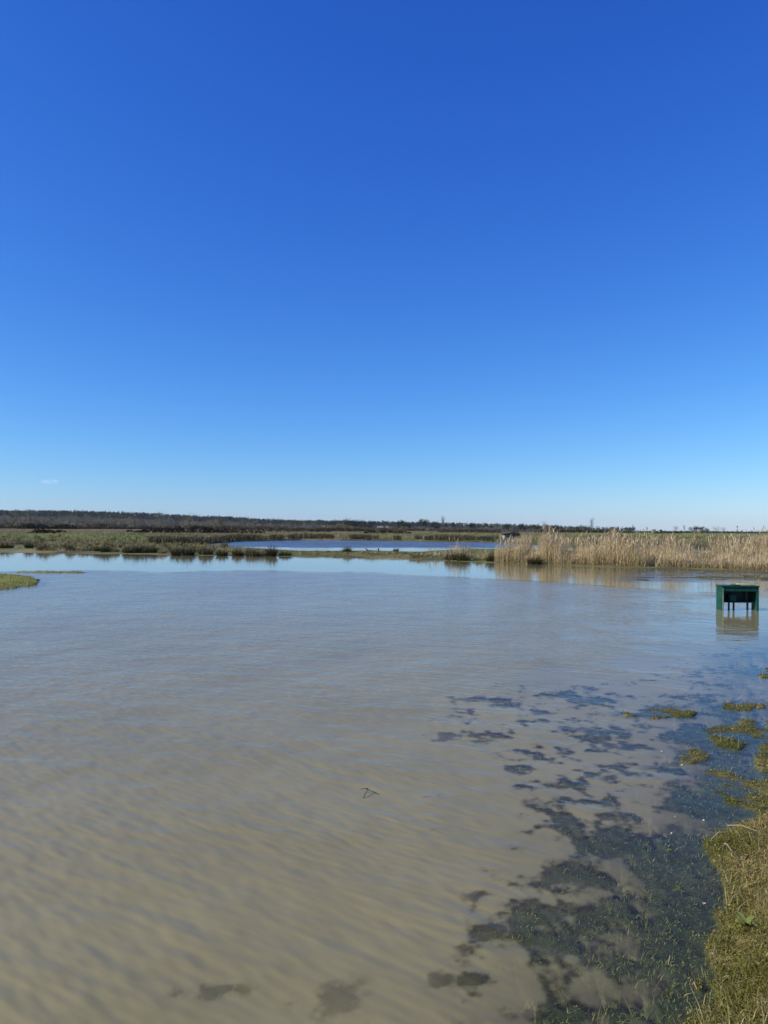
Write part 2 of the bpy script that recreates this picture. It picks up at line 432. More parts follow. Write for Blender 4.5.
# close the hole under the viewer
cen = np.array([[0, 0, float(GZ[0].mean())]])
hole = np.stack([nx[0], idx[0], np.full(NA, NR * NA)], -1)
Cg = landcolour(GX, GY, GZ).reshape(-1, 3)
ground = obj('ground', np_mesh('ground', np.concatenate([Vg, cen]), QUADS, hole, np.concatenate([Cg, Cg[:1]]), smooth=True, mat=ground_material()))
tag(ground, kind='structure')

wet = GZ.reshape(-1) < 0.03
near = (Vg[:, 1] < 600) & (Vg[:, 1] > -25) & (np.hypot(Vg[:, 0], Vg[:, 1]) < 700)
keep = (wet[QUADS].any(1)) & near[QUADS].all(1)
wq = QUADS[keep]; used = np.unique(wq); remap = np.full(NR * NA, -1); remap[used] = np.arange(len(used))
Vw = Vg[used].copy(); depth = np.maximum(-Vw[:, 2], 0); Vw[:, 2] = 0
pxw, pyw = PX(Vw[:, 0], Vw[:, 1])
s_sh = (np.interp(pyw, SH_Y, SH_X) - pxw) * Vw[:, 1] / F             # metres from the right-hand shore
cloud = fbm(Vw[:, 0] * 1.6, Vw[:, 1] * 1.6, 4, 77)
siltk = 9.5 * (0.34 + 0.66 * sm(.15, 1.4, s_sh + (cloud - .5) * 1.2))
murk = 1 - np.exp(-siltk * (depth + .003) * 1.15)
# wind: ruffled open water, calm lee below the far bank, around the box and along the right shore
LX = np.array([-900, 0, 180, 384, 470, 600, 715, 900]); LY = np.array([570, 571, 571.5, 573, 577, 585.5, 593, 604])
jit_l = (fbm(Vw[:, 0] * .25, Vw[:, 1] * .18, 3, 70) - .5)
lee = sm(1.5, -1.5, pyw - np.interp(pxw, LX, LY) + jit_l * 5)
calm_r = sm(3.2, .6, s_sh / np.maximum(Vw[:, 1], 1) * 8 + (cloud - .5) * 2.5)
mid_pond = (pyw < 556) & (pxw > 150)
ruffle = np.clip(1 - np.maximum(lee * np.interp(pxw, [480, 600], [.93, .84]), calm_r * .82), .05, 1)
ruffle = np.where(mid_pond, np.where(pyw > np.interp(pxw, [200, 300, 500], [545, 547.6, 547.6]), .08, 1.9), ruffle)
shoal = sm(570, 640, pxw) * sm(583.5, 581.5, pyw) * sm(569, 572, pyw)
ruffle = np.maximum(ruffle, shoal * .55)
murk = np.where(mid_pond, murk * .12, murk)
ruffle = ruffle * (.75 + .5 * (jit_l + .0))
water = obj('water', np_mesh('water', Vw, remap[wq], None, None, {'murk': murk, 'ruffle': np.clip(ruffle, .03, 2)}, smooth=True, mat=water_material()))
tag(water, kind='structure')

# ------------------------------------------------------------------ turf on the near bank (uncountable)
def scatter(n, x0, x1, y0, y1):
    return rng.uniform(x0, x1, n), rng.uniform(y0, y1, n)

def view(X, Y, m=70):
    px, py = PX(X, Y); return (px > -m) & (px < 768 + m) & (py < 1024 + m * 1.5)

soup = Soup()
N = 420000
Y = 1.9 * (14 / 1.9) ** rng.random(N); X = Y * rng.uniform(.12, .66, N)
keep_ = rng.random(N) < np.clip(.25 + .75 * (2.6 / Y) ** .6, 0, 1)
X, Y = X[keep_], Y[keep_]
z = H(X, Y); k = (z > .003) & view(X, Y); X, Y, z = X[k], Y[k], z[k]
n = len(X); f = fbm(X * 2.2, Y * 2.2, 4, 51); fg = fbm(X * 9, Y * 9, 3, 52)
pxx, pyy = PX(X, Y)
straw = np.clip(sm(.47, .72, f + (pxx - 735) * .0022 * (pyy > 830)) + rng.normal(0, .2, n), 0, 1)
green = jit([(.185, .180, .030), (.25, .225, .040), (.125, .14, .024), (.30, .255, .055)], n, .3)
dry = jit([(.44, .345, .125), (.34, .265, .085), (.52, .43, .19), (.22, .165, .055)], n, .3)
col = green + (dry - green) * ((straw > .55) & (z > .015 + .02 * rng.random(n)))[:, None]
col *= np.interp(z, [0, .03], [.62, 1])[:, None]
sc_ = np.clip((Y / 4) ** .35, .9, 1.5)
h = rng.uniform(.012, .045, n) * (.6 + .8 * fg) * np.where(z < .025, .5, 1) * sc_; w = rng.uniform(.0018, .0042, n) * sc_ ** 1.6
lean = rng.normal(0, .75, (n, 2)) + np.stack([np.cos(fg * 14), np.sin(fg * 14)], 1) * .5
soup.blades(np.stack([X, Y, z - .004], 1), h, w, lean, col, .4)
# longer soft blades, most of them at the wet edge
q = np.nonzero((rng.random(n) < np.where(z < .03, .05, .025)))[0]; m_ = len(q)
soup.blades(np.stack([X[q], Y[q], z[q] - .004], 1), rng.uniform(.04, .11, m_) * sc_[q], rng.uniform(.002, .0042, m_) * sc_[q], rng.normal(-.15, .7, (m_, 2)),
            jit([(.20, .21, .035), (.28, .26, .05), (.15, .18, .03), (.42, .35, .15)], m_, .3), .4)
# small mossy leaflets between the blades
n2 = n // 3; q = rng.integers(0, n, n2)
P = np.stack([X[q] + rng.normal(0, .012, n2), Y[q] + rng.normal(0, .012, n2), z[q] + rng.uniform(.002, .025, n2)], 1)
soup.leaves(P, rng.uniform(.006, .014, n2), jit([(.17, .175, .03), (.24, .22, .045), (.27, .21, .07)], n2, .3), .5)
# long bleached straws lying in the turf
q = rng.integers(0, n, 900)
soup.blades(np.stack([X[q], Y[q], z[q] + .012], 1), rng.uniform(.02, .05, 900), rng.uniform(.002, .0035, 900), rng.normal(0, 1.5, (900, 2)),
            jit([(.50, .42, .24), (.40, .32, .17)], 900, .2), .15)
tag(obj('turf', soup.mesh('turf', M_GRASS)), 'short olive and straw coloured turf along the right-hand bank', 'grass', kind='stuff')

# spit on the far left and grass beside the box
soup = Soup()
N = 60000
Y = rng.uniform(17, 34, N); X = Y * rng.uniform(-.72, .70, N)
z = H(X, Y); pxx, pyy = PX(X, Y); k = (z > .004) & (pyy > 571); X, Y, z = X[k], Y[k], z[k]; n = len(X)
soup.blades(np.stack([X, Y, z - .01], 1), rng.uniform(.03, .10, n), rng.uniform(.008, .02, n), rng.normal(0, .6, (n, 2)),
            jit([(.25, .26, .040), (.32, .30, .05), (.36, .30, .085)], n, .25))
tag(obj('spit_grass', soup.mesh('spit_grass', M_GRASS)), 'low green grass on the flooded spit and shallow edges', 'grass', kind='stuff')

# submerged and breaking weed
soup = Soup()
N = 260000
Y = 2.2 * (9.5 / 2.2) ** rng.random(N); X = Y * rng.uniform(-.36, .60, N)
px, py = PX(X, Y); w_ = weed_mask(X, Y, px, py); z = H(X, Y)
k = (w_ > .55) & (z < .0) & (z > -.16) & view(X, Y); X, Y, z, w_ = X[k], Y[k], z[k], w_[k]
k = rng.random(len(X)) < .55; X, Y, z, w_ = X[k], Y[k], z[k], w_[k]; n = len(X)
f = fbm(X * 5, Y * 5, 3, 61); px, py = PX(X, Y)
s_ = (np.interp(py, SH_Y, SH_X) - px) * Y / F
reach = np.clip(rng.uniform(.25, .97, n) + .06 * (f > .58) + .30 * (s_ < .5) * rng.random(n), 0, 1.4)
h = np.maximum(-z * reach, .014); w = rng.uniform(.0026, .0055, n) * np.clip((Y / 4) ** .5, 1, 1.5)
emer = (h > -z)
col = jit([(.050, .074, .018), (.085, .11, .024), (.030, .046, .014), (.17, .17, .05), (.06, .085, .02), (.035, .052, .015)], n, .35)
col[emer] = jit([(.22, .24, .045), (.32, .29, .09), (.16, .19, .035)], int(emer.sum()), .3)
soup.blades(np.stack([X, Y, z - .005], 1), h, w, rng.normal(0, .7, (n, 2)), col, .1)
tag(obj('submerged_grass', soup.mesh('submerged_grass', M_WEED)), 'dark drowned grass showing through the shallow water', 'grass', kind='stuff')

# marsh sward beyond the far bank
soup = Soup()
N = 150000
Y = 30 * (420 / 30) ** rng.random(N); X = Y * rng.uniform(-.66, .66, N)
z = H(X, Y); px, py = PX(X, Y)
Yf = EYE * F / (np.interp(px, FB_X, FB_Y) - HY - (px - HX) * ROLL)
k = (z > .03) & (Y > Yf - .5); X, Y, z = X[k], Y[k], z[k]; n = len(X)
c = landcolour(X, Y, z); gN = fbm(X * .5, Y * .22, 4, 90); px, py = PX(X, Y)
edge = sm(Yf[k] + 3, Yf[k] + .3, Y)
col = c * rng.uniform(.7, 1.5, (n, 1)) * np.array([1.85, 1.72, 1.35])
t = rng.random(n) < sm(.5, .7, gN) * .75
col[t] = jit([(.34, .28, .15), (.26, .20, .10), (.40, .33, .18)], int(t.sum()), .2)
g_ = (rng.random(n) < .5 * edge); col[g_] = jit([(.12, .135, .04), (.10, .12, .03)], int(g_.sum()), .25)
h = rng.uniform(.10, .30, n) * (.5 + 1.2 * sm(.4, .75, gN)) * np.where(edge > .3, .5, 1) * np.where(((px < 40) & (Y < 62)) | ((px > 212) & (px < 500) & (Y < 75)), .4, 1) * np.clip(Y / 70, .8, 1.5)
w = rng.uniform(.012, .03, n) * np.clip(Y / 45, .8, 5)
soup.blades(np.stack([X, Y, z - .02], 1), h, w, rng.normal(0, .45, (n, 2)), col)
NC = 2600
pc = rng.uniform(-70, 520, NC); vc = rng.uniform(10, 27, NC)
Xc, Yc = G(pc, HY + (pc - HX) * ROLL + vc); zc = H(Xc, Yc); yfc = np.interp(pc, FB_X, FB_Y)
pxc, pyc = PX(Xc, Yc)
k = (zc > .03) & (pyc < yfc - 1.0) & ~((pxc > 212) & (pyc > 548)) & ~((pxc < 40) & (pyc > 548.5)) & (rng.random(NC) < np.where(pxc < 215, 1, .55)); Xc, Yc, zc = Xc[k], Yc[k], zc[k]; m = len(Xc)
kind = rng.choice(4, m, p=[.30, .22, .34, .14]); q = np.repeat(np.arange(m), 34); n = len(q)
pal = np.array([[(.40, .33, .16), (.32, .26, .12), (.25, .21, .08)], [(.17, .17, .05), (.13, .15, .04), (.20, .18, .06)], [(.06, .055, .022), (.09, .07, .03), (.05, .05, .02)], [(.26, .23, .08), (.20, .20, .06), (.34, .28, .13)]])
col = pal[kind[q], rng.integers(0, 3, n)] * rng.uniform(.75, 1.25, (n, 1))
r_ = rng.uniform(.10, .38, m)[q] * np.sqrt(rng.random(n)); a_ = rng.uniform(0, TAU, n)
hh = rng.uniform(.14, .42, m)[q] * rng.uniform(.55, 1.1, n)
soup.blades(np.stack([Xc[q] + r_ * np.cos(a_), Yc[q] + r_ * np.sin(a_), zc[q] - .02], 1), hh, rng.uniform(.016, .04, n), rng.normal(0, .35, (n, 2)), col, .3)
NC = 900
pc = rng.uniform(205, 500, NC); fy = np.interp(pc, FB_X, FB_Y); by_ = np.interp(pc, PT_X, PT_B); u_ = rng.random(NC) ** .8
Xc, Yc = G(pc, fy - .3 - u_ * np.maximum(fy - by_ - 1.2, .3)); zc = H(Xc, Yc); k = zc > .015; Xc, Yc, zc, u_ = Xc[k], Yc[k], zc[k], u_[k]; m = len(Xc)
kind = rng.choice(4, m, p=[.34, .30, .12, .24]); q = np.repeat(np.arange(m), 26); n = len(q)
pal[1] = [(.19, .21, .05), (.16, .20, .045), (.24, .22, .06)]
col = pal[kind[q], rng.integers(0, 3, n)] * rng.uniform(.75, 1.25, (n, 1))
r_ = rng.uniform(.08, .30, m)[q] * np.sqrt(rng.random(n)); a_ = rng.uniform(0, TAU, n)
soup.blades(np.stack([Xc[q] + r_ * np.cos(a_), Yc[q] + r_ * np.sin(a_), zc[q] - .02], 1), rng.uniform(.05, .17, m)[q] * rng.uniform(.6, 1.1, n), rng.uniform(.014, .03, n), rng.normal(0, .4, (n, 2)), col, .3)
tag(obj('marsh_grass', soup.mesh('marsh_grass', M_GRASS)), 'rough olive and tan marsh grass covering the level beyond the pond', 'grass', kind='stuff')

# ------------------------------------------------------------------ rush tussocks on the far bank
def tussock_mesh(name, h0, r0, n, pal, tip, tipfrac):
    s = Soup(); a = rng.uniform(0, TAU, n); r = r0 * np.sqrt(rng.random(n))
    base = np.stack([r * np.cos(a), r * np.sin(a), np.full(n, -.04)], 1)
    lean = np.stack([np.cos(a), np.sin(a)], 1) * (r / r0 * .55 + rng.uniform(-.1, .3, n))[:, None]
    col = jit(pal, n, .35); t = rng.random(n) < tipfrac; col[t] = jit(tip, int(t.sum()), .25)
    s.blades(base, h0 * (1.08 - .5 * (r / r0) ** 2) * np.where(rng.random(n) < .12, 1.35, 1) * rng.uniform(.45, 1.08, n), rng.uniform(.012, .026, n), lean, col, .3)
    return s.mesh(name, M_GRASS)
DK = [(.055, .060, .022), (.075, .070, .028), (.040, .045, .018), (.095, .080, .035)]
TN = [(.30, .24, .12), (.22, .17, .085)]
TUS = [tussock_mesh('rush_tussock', .62, .30, 420, DK, TN, .12), tussock_mesh('rush_tussock', .55, .38, 460, DK, TN, .30),
       tussock_mesh('rush_tussock', .70, .27, 420, DK, TN, .06)]
PALE = [tussock_mesh('pale_tussock', .50, .34, 380, [(.33, .29, .14), (.40, .34, .18), (.25, .23, .09)], TN, .2)]
# px, py of base, height px, width px, kind, label
TL = [(5,549.5,7,16,0,'dark rush clump at the far left edge behind the sliver of pond'),
      (29,549.5,8,9,2,'dark rush tussock at the right tip of the small left pond'),
      (44,551.5,8,11,1,'broad olive tussock on the bank just right of the small left pond'),
      (70,551.5,7,7,0,'narrow dark tussock standing alone in pale grass on the left bank'),
      (82,552,5,8,9,'pale straw tussock between two dark ones on the left bank'),
      (97,552.5,6,7,0,'small dark tussock left of the brown twin clump on the bank'),
      (105,553,9,11,2,'tall dark tussock at the left of the dense rush row'),
      (115,553,6,8,9,'pale tussock squeezed behind the tall dark one at the row’s left'),
      (127,553.5,8,9,1,'brown and tan tussock in the left half of the rush row'),
      (136,553.5,10,9,0,'second tallest tussock in the left half of the rush row'),
      (144,553.5,9,9,1,'tan-streaked tussock near the middle of the left rush row'),
      (153,553.5,8,9,0,'squat dark tussock closing the left rush row'),
      (162,554,6,8,9,'bright straw tuft in the gap between the two rush rows'),
      (176,555,9,11,2,'dark green tussock opening the middle rush row'),
      (188,555,10,13,0,'wide dark tussock second in the middle rush row'),
      (206,555,10,14,1,'wide brown topped tussock third in the middle rush row'),
      (222,555.5,7,12,0,'low green tussock left of the reddish one by the pond'),
      (238,555.5,8,12,0,'rounded dark tussock in front of the pond’s left end'),
      (253,556,9,15,1,'broad brown tussock in front of the blue pond'),
      (271,556,11,12,2,'tall tussock standing at the right end of the middle rush row'),
      (262,556,8,8,9,'pale dead tuft leaning on the tall tussock before the pond'),
      (285,556,5,12,0,'low green clump trailing off right of the rush rows'),
      (224,549,7,9,1,'reddish brown clump at the pond edge behind the rush row'),
      (347,554,7,9,2,'lone dark tussock on the pond’s near edge left of the duck'),
      (396,553,4,6,0,'small dark tuft on the pond’s near edge right of the post'),
      (372,556,4,14,9,'low straw tuft on the strip below the duck'),
      (420,558,5,20,9,'wide tawny tuft on the strip left of the lone reed clump'),
      (452,560.5,9,14,1,'brown sunlit tussock under the lone reed clump'),
      (463,561,10,15,0,'dark heavy tussock right beside the lone reed clump'),
      (479,561,5,12,9,'small pale tuft between dark tussocks before the reed bed'),
      (491,562,10,11,0,'dark tussock at the left end of the reed bed'),
      (534,564,9,14,2,'dark rush clump half hidden in the reed bed’s left part')]
for px, py, hp, wp, kd, lab in TL:
    X, Y = G(px, py); X, Y = float(X), float(Y)
    me = PALE[0] if kd == 9 else TUS[kd]
    h0 = {0: .58, 1: .5, 2: .66, 9: .46}[kd]; w0 = {0: .82, 1: .95, 2: .8, 9: .85}[kd]
    zz = float(H(X, Y)); zz = max(zz, 0)
    hs = hp * Y / F / h0 * 1.12; ws = wp * Y / F / w0 * 1.12
    o = obj('grass_tussock' if kd == 9 else 'rush_tussock', me, None, (X, Y, zz - .02), rng.uniform(0, TAU), (ws, ws, hs))
    tag(o, lab, 'tussock', 'pale grass tufts on the far bank' if kd == 9 else 'rush tussocks on the far bank')

# low rushes fringing the far side of the middle pond (one dark belt)
soup = Soup(); N = 26000
pxr = rng.uniform(150, 498, N); v = np.interp(pxr, PT_X, PT_T) - rng.uniform(.05, 1.3, N)
X, Y = G(pxr, v); z = np.maximum(H(X, Y), 0); gN = fbm(pxr * .05, v * .3, 3, 95)
k = gN > .36; X, Y, z, gN = X[k], Y[k], z[k], gN[k]; n = len(X)
col = jit([(.06, .058, .026), (.085, .07, .032), (.045, .045, .02)], n, .3)
t = rng.random(n) < .3 * sm(.5, .7, gN) + .08; col[t] = jit(TN, int(t.sum()), .2)
soup.blades(np.stack([X, Y, z - .02], 1), rng.uniform(.35, .8, n) * (.6 + gN), rng.uniform(.03, .07, n), rng.normal(0, .25, (n, 2)), col)
tag(obj('rush_belt', soup.mesh('rush_belt', M_GRASS)), 'dark rushes fringing the far shore of the blue pond', 'rushes', kind='stuff')

# ------------------------------------------------------------------ reeds
RP = [(.72, .60, .35), (.60, .48, .26), (.80, .68, .45), (.34, .26, .135)]
def add_reeds(s, X, Y, z, hgt, wmul=1.0):
    n = len(X); base = np.stack([X, Y, z - .05], 1)
    lean = rng.normal(0, .09, (n, 2)) + np.array([.06, .0])
    col = jit(RP, n, .22)
    s.blades(base, hgt, rng.uniform(.010, .018, n) * wmul, lean, col, .1)
    for j in range(3):                                   # leaves off the stem
        k = rng.random(n) < .75; m = int(k.sum()); f = rng.uniform(.15, .75, m)
        b = base[k].copy(); b[:, 2] += hgt[k] * f; b[:, :2] += lean[k] * (hgt[k] * f * .6)[:, None]
        s.blades(b, hgt[k] * rng.uniform(.12, .28, m), rng.uniform(.012, .024, m) * wmul, rng.normal(0, .75, (m, 2)), jit(RP, m, .25), .5)
    k = (rng.random(n) < .5) & (hgt > 1.0); m = int(k.sum())
    b = base[k].copy(); b[:, 2] += hgt[k] * .9; b[:, :2] += lean[k] * (hgt[k] * .85)[:, None]
    s.blades(b, rng.uniform(.16, .30, m), rng.uniform(.03, .055, m) * wmul, rng.normal(.15, .35, (m, 2)), jit([(.46, .36, .22), (.56, .45, .28), (.36, .28, .17)], m, .2), .3)

soup = Soup(); N = 44000
pxr = rng.uniform(494, 900, N)
fr_y = np.interp(pxr, FB_X, FB_Y)
dep = rng.random(N) ** 1.35 * 7.5                       # metres behind the front edge
Xf, Yf = G(pxr, fr_y - .3); Y = Yf + .1 + dep; X = Xf * Y / Yf
clump = fbm(X * .9, Y * .55, 4, 101); big = fbm(X * .28, Y * .2, 3, 102)
k = (clump + .10 * (dep < .9) + .18 * sm(690, 740, pxr)) > .45 + .1 * rng.random(N) - .12 * sm(1.2, 0, dep) + .22 * sm(516, 496, pxr) * rng.random(N); X, Y, dep, clump, big, pxr = X[k], Y[k], dep[k], clump[k], big[k], pxr[k]
n = len(X); z = np.maximum(H(X, Y), -.1)
top_ = fbm(X * 1.1 + 31, Y * .5, 3, 104)
hg = (.46 + .55 * sm(.36, .62, clump * .5 + big * .5) + .85 * sm(.45, .66, top_)) * rng.uniform(.62, 1.08, n)
hg *= 1 - .38 * sm(.9, .2, dep) * rng.random(n)
hg *= np.interp(pxr, [494, 510, 540, 620, 660, 690, 720, 900], [.75, .85, 1, .92, .86, .95, 1.05, 1.1])
short = rng.random(n) < .33; hg[short] *= rng.uniform(.3, .6, int(short.sum()))
add_reeds(soup, X, Y, z, hg)
# collapsed leaves and dead litter at the foot
n3 = 9000; q = rng.integers(0, n, n3)
soup.blades(np.stack([X[q] + rng.normal(0, .1, n3), Y[q] - rng.uniform(0, .3, n3), np.maximum(z[q], 0)], 1), rng.uniform(.15, .55, n3), rng.uniform(.012, .022, n3),
            rng.normal(0, .6, (n3, 2)), jit([(.36, .28, .15), (.24, .18, .09), (.13, .12, .045), (.42, .33, .19)], n3, .25))
tag(obj('reed_bed', soup.mesh('reed_bed', M_REED)), 'tall straw coloured reed bed along the right half of the far bank', 'reeds', kind='stuff')

def reed_clump(px, py, n, rad, h0, h1, lab):
    X0, Y0 = G(px, py); X0, Y0 = float(X0), float(Y0); s = Soup()
    a = rng.uniform(0, TAU, n); r = rad * np.sqrt(rng.random(n))
    add_reeds(s, r * np.cos(a), r * np.sin(a) * .6, np.zeros(n), rng.uniform(h0, h1, n) * (1 - .4 * r / rad))
    tag(obj('reed_clump', s.mesh('reed_clump', M_REED), None, (X0, Y0, max(0, float(H(X0, Y0))))), lab, 'reeds', 'separate reed clumps on the strip')
reed_clump(458, 559.5, 110, .75, .8, 1.5, 'sparse tall reed clump standing apart on the strip left of the reed bed')
reed_clump(443, 558.5, 70, .6, .35, .7, 'short thin reeds left of the tall separate clump')
reed_clump(432, 558, 30, .5, .5, 1.0, 'few wispy reed stalks farthest left on the strip before the pond')
reed_clump(484, 560.5, 40, .5, .5, .95, 'small thin reed clump between the dark tussocks and the reed bed')
reed_clump(246, 555.5, 9, .6, .7, 1.25, 'handful of single reed stalks among tussocks before the pond’s left end')
reed_clump(225, 552, 30, .7, .5, .9, 'reddish brown thin reeds at the left end of the blue pond')

# ------------------------------------------------------------------ trees and thickets
def bare_tree(seed_h, spread, n, pal, trunk_col=(.11, .095, .075), narrow=False):
    """returns (trunk soup, crown soup) for a leafless tree of height seed_h"""
    T = Soup(); C = Soup(); h = seed_h
    T.tube([(0, 0, -.5), (.02 * h, 0, .25 * h), (.0, .02 * h, .55 * h), (.02 * h, 0, .85 * h)], [.028 * h, .02 * h, .012 * h, .003 * h], trunk_col)
    tips = []
    for i in range(11):
        z0 = rng.uniform(.2, .75) * h; a = rng.uniform(0, TAU); l = spread * (1 - .45 * z0 / h) * rng.uniform(.6, 1.0)
        e = np.array([math.cos(a) * l, math.sin(a) * l, z0 + (h * .5 if narrow else .55 * l + .12 * h) * rng.uniform(.5, 1.1)]); e[2] = min(e[2], h * .98)
        m = np.array([e[0] * .5, e[1] * .5, z0 + (e[2] - z0) * .38])
        T.tube([(0, 0, z0), m, e], [.011 * h, .007 * h, .002 * h], trunk_col, 4); tips += [m, e, (m + e) / 2]
    tips.append(np.array([0, 0, h * .95])); tips = np.array(tips)
    q = rng.integers(0, len(tips), n)
    P = tips[q] + rng.normal(0, .13 * h * (.5 if narrow else 1), (n, 3)) * np.array([1, 1, .8]); P[:, 2] = np.clip(P[:, 2], .08 * h, h * 1.04)
    C.leaves(P, rng.uniform(.04, .11, n) * h, jit(pal, n, .25), .16)
    return T, C

def leafy_tree(h, crown_lo, rad, n, pal, shape='round'):
    T = Soup(); C = Soup()
    T.tube([(0, 0, -.5), (.01 * h, 0, .4 * h), (0, .01 * h, .8 * h)], [.035 * h, .025 * h, .01 * h], (.09, .07, .05))
    nc = 26; cen = []
    for i in range(nc):
        a = rng.uniform(0, TAU); u = rng.random(); zz = crown_lo + (h - crown_lo) * rng.uniform(.08, .95)
        t = (zz - crown_lo) / (h - crown_lo)
        prof = {'round': math.sqrt(max(.05, 1 - (2 * t - 1) ** 2)), 'umbrella': .55 + .45 * math.sin(t * math.pi), 'cone': 1.05 - .95 * t, 'bush': 1.0 - .65 * t ** 2}[shape]
        r = rad * prof * math.sqrt(u); cen.append((r * math.cos(a), r * math.sin(a), zz))
    cen = np.array(cen); q = rng.integers(0, nc, n)
    P = cen[q] + rng.normal(0, rad * .17, (n, 3)); P[:, 2] = np.maximum(P[:, 2], .05 * h)
    tint = rng.uniform(.7, 1.35, nc)[q][:, None]
    C.leaves(P, rng.uniform(.09, .2, n) * rad, jit(pal, n, .25) * tint, .6)
    for c in cen[::4]: T.tube([(0, 0, crown_lo * .8), c], [.014 * h, .004 * h], (.09, .07, .05), 4)
    return T, C

BARE = [(.25, .215, .14), (.31, .27, .185), (.19, .16, .105), (.26, .24, .125)]
BOL = [(.32, .29, .15), (.40, .36, .20), (.25, .23, .11)]; BBR = [(.15, .115, .075), (.20, .155, .10), (.11, .088, .06)]
PINE = [(.028, .040, .022), (.020, .030, .018), (.040, .050, .026)]
BRAM = [(.045, .034, .024), (.032, .026, .02), (.06, .045, .03), (.035, .036, .02)]

def merged(T, C, name, mat):
    s = Soup()
    for q in (T, C):
        off = s.n
        s.V += q.V; s.C += q.C; s.Q += [x + off for x in q.Q]; s.T += [x + off for x in q.T]; s.n += q.n
    return s.mesh(name, mat)

# belt of bare trees below the ridge: individual trees sharing six shapes
bt = [(lambda tc: (tc[0].mesh('trunk', M_TWIG), tc[1].mesh('crown', M_TWIG)))(bare_tree(h, sp, 460, pl_)) for h, sp, pl_ in ((12, 4.5, BARE), (10, 4.2, BBR), (14, 5, BARE), (9, 4, BOL), (11, 3.5, BBR), (8, 4.4, BOL))]
TOPX = np.array([-120, 0, 60, 120, 200, 260, 300, 340, 400, 460, 520, 600, 700, 900])
TOPV = np.array([12, 12, 12, 11.5, 10, 8.5, 7.5, 6.5, 5.5, 5.5, 4.8, 2.6, 2.0, 2.0])
HT = [12, 10, 14, 9, 11, 8]
for i in range(270):
    if i < 190: px = -90 + 440 * (i + rng.uniform(-.8, .8)) / 190
    else: px = 340 + 500 * (i - 190 + rng.uniform(-.8, .8)) / 80
    d = rng.uniform(620, 1050) if px < 340 else rng.uniform(650, 1200)
    v = float(np.interp(px, TOPX, TOPV)) * rng.uniform(.5, 1.12)
    X = (px - HX) * d / F; zz = float(H(X, d)); top = EYE + v * d / F
    j = int(rng.integers(0, 6)); sc = max(top - zz, 1.5) / HT[j]
    o = empty('bare_tree', (X, d, zz - .1), rng.uniform(0, TAU)); o.scale = (max(sc * rng.uniform(1.0, 1.35), .55), max(sc, .55), sc)
    obj('trunk', bt[j][0], o); obj('crown', bt[j][1], o)
    tag(o, 'leafless grey-brown tree in the long belt across the skyline behind the marsh' if px >= 340 else 'leafless grey-brown tree in the belt below the wooded ridge', 'tree',
        'bare trees across the level skyline' if px >= 340 else 'bare trees in the belt below the ridge')

# conifer wood on the ridge, reads as one mass
soup = Soup(); N = 5200
Y = rng.uniform(2050, 2750, N); X = Y * rng.uniform(-.68, .33, N)
k = (rng.random(N) < np.where(X / Y > .1, .4, 1)); X, Y = X[k], Y[k]; n = len(X)
z = H(X, Y); hh = rng.uniform(9, 14, n) + (rng.random(n) < .10) * rng.uniform(1, 4, n)
for lv in range(9):
    t = rng.uniform(.15, 1, n); P = np.stack([X + rng.normal(0, 2.4, n) * (1.15 - t), Y + rng.normal(0, 2.4, n), z + hh * t], 1)
    soup.leaves(P, rng.uniform(3.5, 6.5, n) * (1.3 - t * .7), jit([(.036, .052, .036), (.046, .062, .038), (.028, .042, .03), (.10, .09, .06)], n, .25), .8)
tag(obj('ridge_forest', soup.mesh('ridge_forest', M_LEAF)), 'dark conifer wood covering the low ridge on the left horizon', 'forest', kind='stuff')

def tree_thing(name, T, C, px, d, label, cat, mat, group=None, zoff=0, rz=None):
    X = (px - HX) * d / F; z = float(H(X, d))
    e = empty(name, (X, d, z - .1 + zoff), rng.uniform(0, TAU) if rz is None else rz); tag(e, label, cat, group)
    obj('trunk', T.mesh('trunk', M_TWIG), e); obj('crown', C.mesh('crown', mat), e)
    return e
def hgt(v, d): return v * d / F + EYE          # height above the ground for a top v px above the horizon
# skyline trees one can tell apart: px, v(top above horizon), d, radius px, kind, label
SK = [(338,7.2,1300,6,'round','dark evergreen at the left end of the pine group on the middle skyline'),
      (349,8.2,1300,7,'round','tallest dark evergreen of the pine group on the middle skyline'),
      (360,7.6,1300,6,'round','dark evergreen in the right half of the middle skyline pine group'),
      (370,7.2,1300,5,'round','dark evergreen closing the right end of the middle skyline pine group'),
      (401.5,8.0,900,5,'round','round dark pine rising alone right of the middle pine group'),
      (409,6.0,950,3.4,'round','smaller dark pine leaning against the round lone pine'),
      (423,9.0,1000,5.2,'umbrella','flat-topped umbrella pine on the middle skyline'),
      (435,7.2,1000,4.2,'round','compact dark pine just left of the tall thin poplar'),
      (454,7.0,1000,2.6,'cone','small pointed pine right of the tall thin poplar'),
      (473,6.8,1100,4,'round','low dark pine between the poplar and the hut'),
      (485,6.0,1100,3,'round','small low dark pine third right of the poplar'),
      (508,6.0,1100,4,'cone','pointed dark conifer above the marsh hut'),
      (522,5.0,1100,6,'bush','low spreading conifer right above the hut roof'),
      (536,5.2,1100,4,'round','round dark conifer left of the twiggy crown on the skyline'),
      (557,4.6,1200,4,'round','small dark conifer right of the twiggy crown on the skyline'),
      (582,4.2,1200,5,'bush','low dark tree left of the tall wispy bare tree'),
      (219.5,9.2,1300,4,'bush','blue-green conifer jutting down from the ridge wood'),
      (695,4.4,700,4.2,'round','left dark evergreen sheltering the small yellow barn'),
      (702.5,4.0,700,3.6,'round','right dark evergreen sheltering the small yellow barn'),
      (707,2.8,720,2,'round','tiny dark bush right of the yellow barn')]
